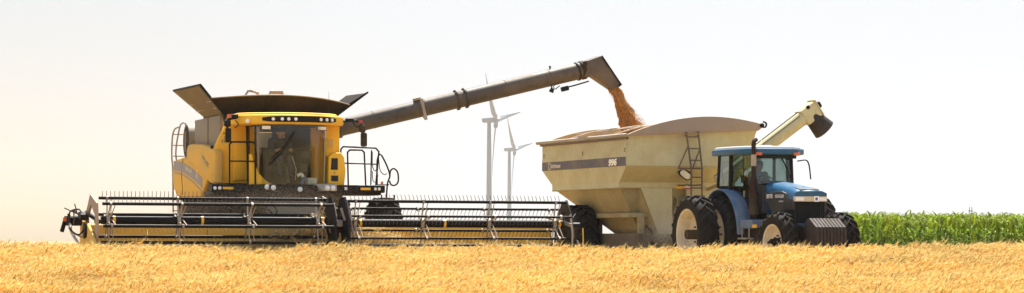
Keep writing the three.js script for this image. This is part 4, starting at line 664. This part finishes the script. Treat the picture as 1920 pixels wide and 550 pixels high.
// ───────── wind turbines and a far pole ─────────
function turbine(u, hubPx, dist, label) {
  const hub = (HOR - hubPx) / FPX * dist + EYE, t = thing('wind_turbine', label, 'wind turbine', [(u - 960) / FPX * dist, 0, -dist], 0, 'wind turbines on the horizon');
  const k = hub / 80;
  mesh('tower', lathe([[2.0, -6], [1.9, 20], [1.55, hub * .7], [1.25, hub - 1.5]].map(([r, y]) => [r * k, y]), 24), M.turbine, t);
  const nac = group('nacelle', t, 0, hub, 0); nac.rotation.y = -21 * RAD;
  mesh('nacelle_body', hull8([[-4.4, -1.5, -1.5], [4.2, -1.5, -1.5], [4.2, -1.5, 1.5], [-4.4, -1.1, 1.5]], [[-4.6, 1.3, -1.5], [4.2, 1.9, -1.5], [4.2, 1.9, 1.5], [-4.6, 1.3, 1.5]]), M.turbine, nac);
  mesh('rotor_hub', new THREE.SphereGeometry(1.6, 16, 12).scale(1.3, 1, 1).translate(5.1, 0, 0), M.turbine, nac);
  for (const a of [-40, 80, 200]) {
    const b = mesh('blade', grid(10, 24, (p, q) => { const r = lerp(1.0, 39.5, q), ch = q < .18 ? lerp(1.1, 2.1, q / .18) : lerp(2.1, .25, (q - .18) / .82), an = p * 2 * PI, th = q < .12 ? ch : ch * .22, tw = lerp(.5, .05, q); const cx = Math.cos(an) * ch - (q > .1 ? ch * .35 : 0), cy = Math.sin(an) * th; return [cx * Math.sin(tw) + cy * Math.cos(tw) + 2.2 * q * q, r, -cx * Math.cos(tw) + cy * Math.sin(tw)]; }), M.turbine, nac);
    b.position.set(5.3, 0, 0); b.rotation.x = -a * RAD;
  }
}
turbine(917, 226, 1850, 'taller white wind turbine behind the combine auger');
turbine(955, 281, 2447, 'smaller white wind turbine farther off to the right');
{
  const D = 1200, p = thing('utility_pole', 'far off two-legged utility pole above the corn', 'utility pole', [(1821 - 960) / FPX * D, 0, -D]);
  for (const x of [-.5, .5]) mesh('post', cyl([x, -2, 0], [x, 15, 0], .22, .16, 8), M.wood, p);
  mesh('crossarm', span(-1.1, 1.1, 13.1, 13.5, -.15, .15), M.wood, p);
}

// ───────── people in the two cabs ─────────
function person(label, pos, turn, bodyC, legC, hatC, dims = {}) {
  const J = { pel: [0, .0, 0, .15], chest: [0, .36, -.02, .16], neck: [0, .56, .0, .06], head: [0, .70, .03, .105], chin: [0, .645, .075, .06], sL: [.19, .48, -.02, .075], sR: [-.19, .48, -.02, .075], eL: [.27, .24, .10, .05], eR: [-.27, .24, .10, .05], wL: [.16, .26, .36, .035], wR: [-.16, .26, .36, .035], hL: [.14, .27, .42, .04], hR: [-.14, .27, .42, .04], kL: [.13, .05, .46, .075], kR: [-.13, .05, .46, .075], aL: [.13, -.38, .50, .05], aR: [-.13, -.38, .50, .05], tL: [.14, -.42, .64, .04], tR: [-.14, -.42, .64, .04], nose: [0, .70, .145, .018], thL: [.1, 0, 0, .095], thR: [-.1, 0, 0, .095], earL: [.10, .70, .02, .025], earR: [-.10, .70, .02, .025] };
  const B = [['pel', 'chest'], ['chest', 'neck'], ['neck', 'head'], ['head', 'chin'], ['sL', 'sR'], ['sL', 'eL'], ['sR', 'eR'], ['eL', 'wL'], ['eR', 'wR'], ['wL', 'hL'], ['wR', 'hR'], ['thL', 'kL'], ['thR', 'kR'], ['kL', 'aL'], ['kR', 'aR'], ['aL', 'tL'], ['aR', 'tR'], ['head', 'nose'], ['earL', 'earR']];
  const res = 84, mc = new MarchingCubes(res, new THREE.MeshStandardMaterial(), false, false, 90000); mc.isolation = 0; const S = .72, cx = 0, cy = .2, cz = .25, half = res / 2;
  const seg = B.map(([a, b]) => { const A = J[a], C = J[b]; return { a: A, b: C, d: [C[0] - A[0], C[1] - A[1], C[2] - A[2]], l2: (C[0] - A[0]) ** 2 + (C[1] - A[1]) ** 2 + (C[2] - A[2]) ** 2 }; });
  for (let z = 0; z < res; z++) for (let y = 0; y < res; y++) for (let x = 0; x < res; x++) {
    const px = (x - half) / half * S + cx, py = (y - half) / half * S + cy, pz = (z - half) / half * S + cz; let dm = 9;
    for (const s of seg) {
      const t = clamp(((px - s.a[0]) * s.d[0] + (py - s.a[1]) * s.d[1] + (pz - s.a[2]) * s.d[2]) / s.l2, 0, 1);
      const dd = Math.hypot(px - s.a[0] - s.d[0] * t, py - s.a[1] - s.d[1] * t, pz - s.a[2] - s.d[2] * t) - lerp(s.a[3], s.b[3], t);
      const k = .025, h = clamp(.5 + .5 * (dm - dd) / k, 0, 1); dm = lerp(dm, dd, h) - k * h * (1 - h);
    }
    mc.field[x + y * res + z * res * res] = -dm;
  }
  mc.update();
  const n = mc.count ?? mc.geometry.drawRange.count, pos0 = new Float32Array(n * 3), nor0 = new Float32Array(n * 3), col = [];
  const skin = [.42, .24, .16];
  for (let i = 0; i < n; i++) {
    const p = [mc.positionArray[i * 3] * S + cx, mc.positionArray[i * 3 + 1] * S + cy, mc.positionArray[i * 3 + 2] * S + cz];
    for (let k = 0; k < 3; k++) { pos0[i * 3 + k] = p[k]; nor0[i * 3 + k] = mc.normalArray[i * 3 + k]; }
    const isSkin = p[1] > .575 || (p[2] > .30 && p[1] > .19), leg = p[1] < .10 || (p[1] < .16 && p[2] > .15);
    col.push(...(isSkin ? skin : leg ? (p[1] < -.36 ? [.04, .03, .02] : legC) : bodyC));
  }
  let g = new THREE.BufferGeometry(); g.setAttribute('position', new THREE.BufferAttribute(pos0, 3)); g.setAttribute('normal', new THREE.BufferAttribute(nor0, 3));
  const parts = [g];
  for (const s of [-1, 1]) for (let f = 0; f < 5; f++) { // fingers closed round the wheel
    const thumb = f === 4, o = thumb ? [s * .11, .275, .415] : [s * (.165 - f * .018), .285, .445];
    const tb = thumb ? tube([o, [s * .085, .28, .435], [s * .075, .265, .455]], .010, 6, 6) : tube([o, [o[0], .292, .475 - f * .002], [o[0] - s * .004, .268, .492], [o[0] - s * .006, .245, .478]], .0085, 7, 6);
    const t2 = tb.toNonIndexed(); t2.deleteAttribute('uv'); parts.push(t2); for (let i = 0; i < t2.attributes.position.count; i++) col.push(...skin);
  }
  g = mergeGeometries(parts); g.setAttribute('color', new THREE.Float32BufferAttribute(col, 3)); g.userData.ready = true;
  const o = thing('person', label, 'person', pos, turn);
  mesh('body', g, new THREE.MeshStandardMaterial({ vertexColors: true, roughness: .85 }), o);
  mesh('cap', [new THREE.SphereGeometry(.118, 18, 10, 0, 2 * PI, 0, PI * .52).translate(0, .735, .015), prism('y', [[-.085, .08], [.085, .08], [.075, .17], [.0, .205], [-.075, .17]], .735, .747)], plain(hatC, .9), o);
  mesh('hair', new THREE.SphereGeometry(.110, 14, 8, PI * .05, PI * .9, PI * .4, PI * .25).rotateY(0).translate(0, .715, .012), plain([.05, .03, .02], .9), o);
  for (const s of [-1, 1]) mesh('eye', new THREE.SphereGeometry(.012, 8, 6).translate(s * .037, .715, .118), plain([.03, .02, .02], .3), o);
  mesh('mouth', box(.045, .008, .01, 0, .645, .131), plain([.25, .09, .07], .7), o);
}
const inFrame = ([X, Y, Z], th, x, y, z) => [X + x * Math.cos(th) + z * Math.sin(th), Y + y, Z - x * Math.sin(th) + z * Math.cos(th)];
person('person in dark shirt and cap driving the yellow combine', inFrame(CPOS, CT, -.24, 2.86, .16), CT, [.055, .055, .06], [.05, .06, .09], [.06, .05, .05]);
person('person in pale grey shirt and cap driving the blue tractor', inFrame([6.11, 0, -69.5], 20.5 * RAD, 0, 2.0, .16), 20.5 * RAD, [.30, .34, .36], [.06, .08, .14], [.10, .10, .11]);

const gauss = () => (R() + R() + R() + R() - 2);
// ───────── wheat ─────────
function ribbon(pts, w0, w1, nrm) {                    // flat tapering strip along points
  const o = []; const N = pts.length;
  const e = pts.map((p, i) => { const t = i / (N - 1), d = V(...pts[Math.min(N - 1, i + 1)]).sub(V(...pts[Math.max(0, i - 1)])).normalize(), s = d.cross(nrm).normalize().multiplyScalar(lerp(w0, w1, t) / 2); return [V(...p).add(s), V(...p).sub(s)]; });
  for (let i = 0; i < N - 1; i++) for (const v of [e[i][0], e[i][1], e[i + 1][1], e[i][0], e[i + 1][1], e[i + 1][0]]) o.push(v.x, v.y, v.z);
  const g = new THREE.BufferGeometry(); g.setAttribute('position', new THREE.Float32BufferAttribute(o, 3)); g.computeVertexNormals(); return g;
}
function tint(g, c) { const n = g.attributes.position.count, a = new Float32Array(n * 3); for (let i = 0; i < n; i++) { a[i * 3] = c[0]; a[i * 3 + 1] = c[1]; a[i * 3 + 2] = c[2]; } const o = g.index ? g.toNonIndexed() : g; if (o.attributes.uv) o.deleteAttribute('uv'); const m = o.attributes.position.count, b = new Float32Array(m * 3); for (let i = 0; i < m; i++) { b[i * 3] = c[0]; b[i * 3 + 1] = c[1]; b[i * 3 + 2] = c[2]; } o.setAttribute('color', new THREE.BufferAttribute(b, 3)); return o; }
{
  const stemC = [.90, .63, .17], earC = [.70, .44, .075], awnC = [.95, .77, .32], leafC = [.84, .66, .27];
  const vary = (c, a = .18) => { const k = 1 + RR(-a, a), h = RR(-.06, .06); return [c[0] * k, c[1] * k * (1 + h), c[2] * k * (1 + 2 * h)]; };
  function clump() {
    const gs = [];
    for (let s = 0; s < 9; s++) {
      const bx = RR(-.13, .13), bz = RR(-.13, .13), h = RR(.60, .74), az = RR(-1.1, 1.1) + (R() < .22 ? PI : 0), lean = RR(.04, .16);
      const dx = Math.cos(az), dz = Math.sin(az) * .8, top = [bx + dx * lean, h, bz + dz * lean];
      const k0 = [bx, 0, bz], k1 = [bx + dx * lean * .35, h * .55, bz + dz * lean * .35];
      gs.push(tint(cyl(k0, k1, .0035, .003, 3, true), vary(stemC)), tint(cyl(k1, top, .003, .0025, 3, true), vary(stemC)));
      // nodding neck and ear
      const nod = RR(.1, 1.7), n = 4, pts = [top]; let ang = .35, p = [...top];
      for (let i = 0; i < n; i++) { ang += nod / n; const st = .034; p = [p[0] + dx * Math.sin(ang) * st, p[1] + Math.cos(ang) * st, p[2] + dz * Math.sin(ang) * st]; pts.push(p); }
      const ear = vary(earC, .45), rad = [.0035, .0078, .0086, .007, .0025];
      for (let i = 0; i < n; i++) gs.push(tint(cyl(pts[i], pts[i + 1], rad[i], rad[i + 1], 5, true), ear));
      const aw = vary(awnC);
      for (let i = 0; i < 7; i++) { const q = pts[1 + (i % (n))], e = [q[0] + dx * Math.sin(ang * .9) * RR(.05, .09) + RR(-.03, .03), q[1] + Math.cos(ang * .9) * RR(.05, .09) + RR(-.01, .03), q[2] + dz * Math.sin(ang) * .06 + RR(-.03, .03)]; gs.push(tint(ribbon([q, e], .0035, .0008, V(RR(-1, 1), .2, 1)), aw)); }
      if (R() < .8) { const hy = h * RR(.35, .8), la = R() * 6.28, ll = RR(.10, .22), lx = Math.cos(la), lz = Math.sin(la); gs.push(tint(ribbon([[bx, hy, bz], [bx + lx * ll * .5, hy + .05, bz + lz * ll * .5], [bx + lx * ll, hy - .04, bz + lz * ll], [bx + lx * ll * 1.05, hy - .14, bz + lz * ll * 1.05]], .010, .002, V(0, 1, .2)), vary(leafC, .25))); }
    }
    return mergeGeometries(gs.map((g) => { for (const k of Object.keys(g.attributes)) if (!['position', 'normal', 'color'].includes(k)) g.deleteAttribute(k); return g; }));
  }
  const mat = new THREE.MeshPhysicalMaterial({ vertexColors: true, roughness: .92, specularIntensity: .7, transmission: .40, thickness: 0, side: THREE.DoubleSide });
  const field = group('wheat_field', scene); field.userData = { kind: 'stuff', label: 'ripe golden wheat standing in front of the machines', category: 'wheat' };
  const NV = 7, list = Array.from({ length: NV }, () => []);
  const front = (x) => 52.0 + .45 * Math.sin(x * .55 + 1) + .25 * Math.sin(x * 1.7) + (x < -2 ? .5 : -.45 * smooth(-2, 4, x));
  const back = (x) => 64.7 + .12 * Math.sin(x * 1.3) + .08 * Math.sin(x * 4.1);
  for (let x = -17; x < 17; x += .155) for (let d = 48.5; d < 65.2; d += .155) {
    const xx = x + RR(-.08, .08), dd = d + RR(-.08, .08);
    if (dd < front(xx) + RR(-.12, .12) || dd > back(xx)) continue;
    const lowSpot = fbm(xx * .35 + 40, dd * .35, 64, 3);
    list[Math.floor(R() * NV)].push([xx, groundY(xx, -dd), -dd, .90 + (lowSpot - .5) * .42 + RR(-.10, .12)]);
  }
  const m4 = new THREE.Matrix4(), q = new THREE.Quaternion(), col = new THREE.Color();
  list.forEach((l, v) => {
    const im = new THREE.InstancedMesh(clump(), mat, l.length); im.name = 'wheat_clump'; im.castShadow = im.receiveShadow = true;
    l.forEach(([x, y, z, s], i) => {
      q.setFromEuler(new THREE.Euler(RR(-.07, .07), RR(-.5, .5), RR(-.1, .05))); m4.compose(V(x, y, z), q, V(s * RR(.95, 1.1), s, s * RR(.95, 1.1))); im.setMatrixAt(i, m4);
      const k = .95 + (fbm(x * .5, -z * .5 + 9, 64, 3) - .5) * .35; im.setColorAt(i, col.setRGB(k, k * RR(.96, 1.03), k * RR(.88, 1.08)));
    });
    field.add(im);
  });
  // short stubble around the machines and on the near side of the standing crop
  const sg = []; for (let i = 0; i < 14; i++) { const x = RR(-.25, .25), z = RR(-.25, .25); sg.push(tint(cyl([x, 0, z], [x + RR(-.03, .03), RR(.1, .18), z + RR(-.03, .03)], .004, .004, 3, true), vary(stemC, .25))); if (i < 5) { const a = R() * 6.28, l = RR(.1, .25); sg.push(tint(ribbon([[x, .03, z], [x + Math.cos(a) * l, RR(.02, .07), z + Math.sin(a) * l]], .008, .005, V(0, 1, 0)), vary(leafC, .25))); } }
  const sgeo = mergeGeometries(sg.map((g) => { for (const k of Object.keys(g.attributes)) if (!['position', 'normal', 'color'].includes(k)) g.deleteAttribute(k); return g; }));
  const sl = []; for (let i = 0; i < 9000; i++) { const x = RR(-17, 20), near = R() < .3, d = near ? RR(44, 52) : RR(64.8, 100); if (near && d > front(x)) continue; sl.push([x, groundY(x, -d), -d]); }
  const sim = new THREE.InstancedMesh(sgeo, mat, sl.length); sl.forEach(([x, y, z], i) => { q.setFromEuler(new THREE.Euler(0, R() * 6, 0)); m4.compose(V(x, y, z), q, V(1, RR(.8, 1.3), 1)); sim.setMatrixAt(i, m4); });
  sim.name = numbered('stubble'); sim.userData = { kind: 'stuff', label: 'cut straw stubble around the machines', category: 'stubble' }; sim.castShadow = sim.receiveShadow = true; scene.add(sim);
}

// cut straw lying in the header, heaped towards the feeder
{
  const g = []; for (let i = 0; i < 10; i++) { const x = RR(-.2, .2), y = RR(0, .1), z = RR(-.12, .12), a = R() * 6.28, l = RR(.1, .28), k = RR(.8, 1.15); g.push(tint(cyl([x, y, z], [x + Math.cos(a) * l, y + RR(-.03, .12), z + Math.sin(a) * l], .005, .003, 3, true), [.74 * k, .53 * k, .2 * k])); }
  const geo = mergeGeometries(g.map((q) => { for (const k of Object.keys(q.attributes)) if (!['position', 'normal', 'color'].includes(k)) q.deleteAttribute(k); return q; }));
  const N = 1500, im = new THREE.InstancedMesh(geo, new THREE.MeshStandardMaterial({ vertexColors: true, roughness: .8, side: THREE.DoubleSide }), N), m4 = new THREE.Matrix4(), q = new THREE.Quaternion();
  for (let i = 0; i < N; i++) { const x = R() < .6 ? gauss() * 2.2 : RR(-5.8, 5.8), hp = .28 + .75 * Math.exp(-x * x / 2.2) + .3; m4.compose(V(...inFrame([-4.32, 0, -68], CT, x, .28 + R() * (hp - .2), -.55 + gauss() * .3)), q.setFromEuler(new THREE.Euler(RR(-.5, .5), R() * 6.28, RR(-.5, .5))), V(1, 1, 1)); im.setMatrixAt(i, m4); }
  im.name = numbered('cut_straw'); im.userData = { kind: 'stuff', label: 'cut golden straw heaped in the header behind the reels', category: 'straw' }; scene.add(im);
}

// ───────── corn ─────────
{
  const mat = new THREE.MeshPhysicalMaterial({ vertexColors: true, roughness: .92, specularIntensity: .4, transmission: .28, thickness: 0, side: THREE.DoubleSide });
  function plant() {
    const gs = [tint(cyl([0, 0, 0], [RR(-.03, .03), 1.75, RR(-.03, .03)], .014, .008, 5, true), [.10, .17, .035])];
    const a0 = R() * 6.28;
    for (let i = 0; i < 13; i++) {
      const y = .2 + i * .125, a = a0 + (i % 2) * PI + RR(-.5, .5), l = RR(.5, .8) * (i > 9 ? .75 : 1), up = RR(.22, .42) + (i > 9 ? .12 : 0), cx = Math.cos(a), cz = Math.sin(a), c = RR(.5, 1.4), yl = RR(.9, 1.25);
      gs.push(tint(ribbon([[0, y, 0], [cx * l * .25, y + up * .7, cz * l * .25], [cx * l * .55, y + up, cz * l * .55], [cx * l * .85, y + up * .8, cz * l * .85], [cx * l, y + up * .35, cz * l]], .085, .01, V(RR(-.3, .3), 1, RR(-.3, .3))), [.20 * c * yl, .29 * c, .004 * c]));
    }
    for (let i = 0; i < 5; i++) gs.push(tint(ribbon([[0, 1.7, 0], [RR(-.09, .09), RR(1.9, 2.06), RR(-.09, .09)]], .012, .006, V(1, 0, .4)), [.28, .22, .08]));
    return mergeGeometries(gs.map((g) => { for (const k of Object.keys(g.attributes)) if (!['position', 'normal', 'color'].includes(k)) g.deleteAttribute(k); return g; }));
  }
  const g = group('corn_field', scene); g.userData = { kind: 'stuff', label: 'tall green corn crop beyond the tractor', category: 'corn' };
  const L = Array.from({ length: 6 }, () => []), m4 = new THREE.Matrix4(), q = new THREE.Quaternion(), col = new THREE.Color();
  for (let d = 112; d < 150; d += .76) for (let x = 11.8 + (d - 112) * .1; x < 34; x += .19) L[Math.floor(R() * 6)].push([x + RR(-.05, .05), groundY(x, -d) - .02, -d - (x - 12) * .12 + RR(-.07, .07)]);
  L.forEach((l) => { const im = new THREE.InstancedMesh(plant(), mat, l.length); im.name = 'corn_plant'; im.castShadow = im.receiveShadow = true; l.forEach(([x, y, z], i) => { const hh = fbm(x * .3, -z * .3, 64, 3); q.setFromEuler(new THREE.Euler(RR(-.06, .06), R() * 6.28, RR(-.06, .06))); const s = .85 + hh * .12 + RR(-.08, .06); m4.compose(V(x, y, z), q, V(1.1, s, 1.1)); im.setMatrixAt(i, m4); const k = RR(.85, 1.15); im.setColorAt(i, col.setRGB(k * RR(.9, 1.1), k, k)); }); g.add(im); });
}

// ───────── dust in the air: fine specks of chaff ─────────
function dust(label, n, size, color, place) {
  const im = new THREE.InstancedMesh(new THREE.TetrahedronGeometry(size, 0), plain(color, 1), n), m4 = new THREE.Matrix4(), q = new THREE.Quaternion();
  for (let i = 0; i < n; i++) { m4.compose(V(...place()), q.setFromEuler(new THREE.Euler(R() * 6, R() * 6, R() * 6)), V(1, 1, 1).multiplyScalar(RR(.5, 1.3))); im.setMatrixAt(i, m4); }
  im.name = numbered('dust_cloud'); im.userData = { kind: 'stuff', label, category: 'dust' }; im.castShadow = im.receiveShadow = true; scene.add(im);
}
dust('brown chaff dust blowing around the feeder under the cab', 30000, .004, [.6, .46, .28], () => inFrame(CPOS, CT, -.5 + gauss() * 1.3, 1.75 + gauss() * .4, 1.75 + gauss() * .4));
dust('pale dust rising at the foot of the grain cart', 30000, .004, [.75, .64, .46], () => inFrame(GPOS, GT, -.7 + gauss() * .5, 1.05 + gauss() * .4, .2 + gauss() * .4));
dust('brown dust drifting past the combine wheels', 20000, .004, [.5, .38, .25], () => inFrame(CPOS, CT, -2.4 + gauss() * .9, 1.5 + gauss() * .5, .9 + gauss() * .35));

scene.traverse((o) => { if (o.isMesh) { o.castShadow = o.castShadow !== false; o.receiveShadow = true; } });
renderer.render(scene, camera);
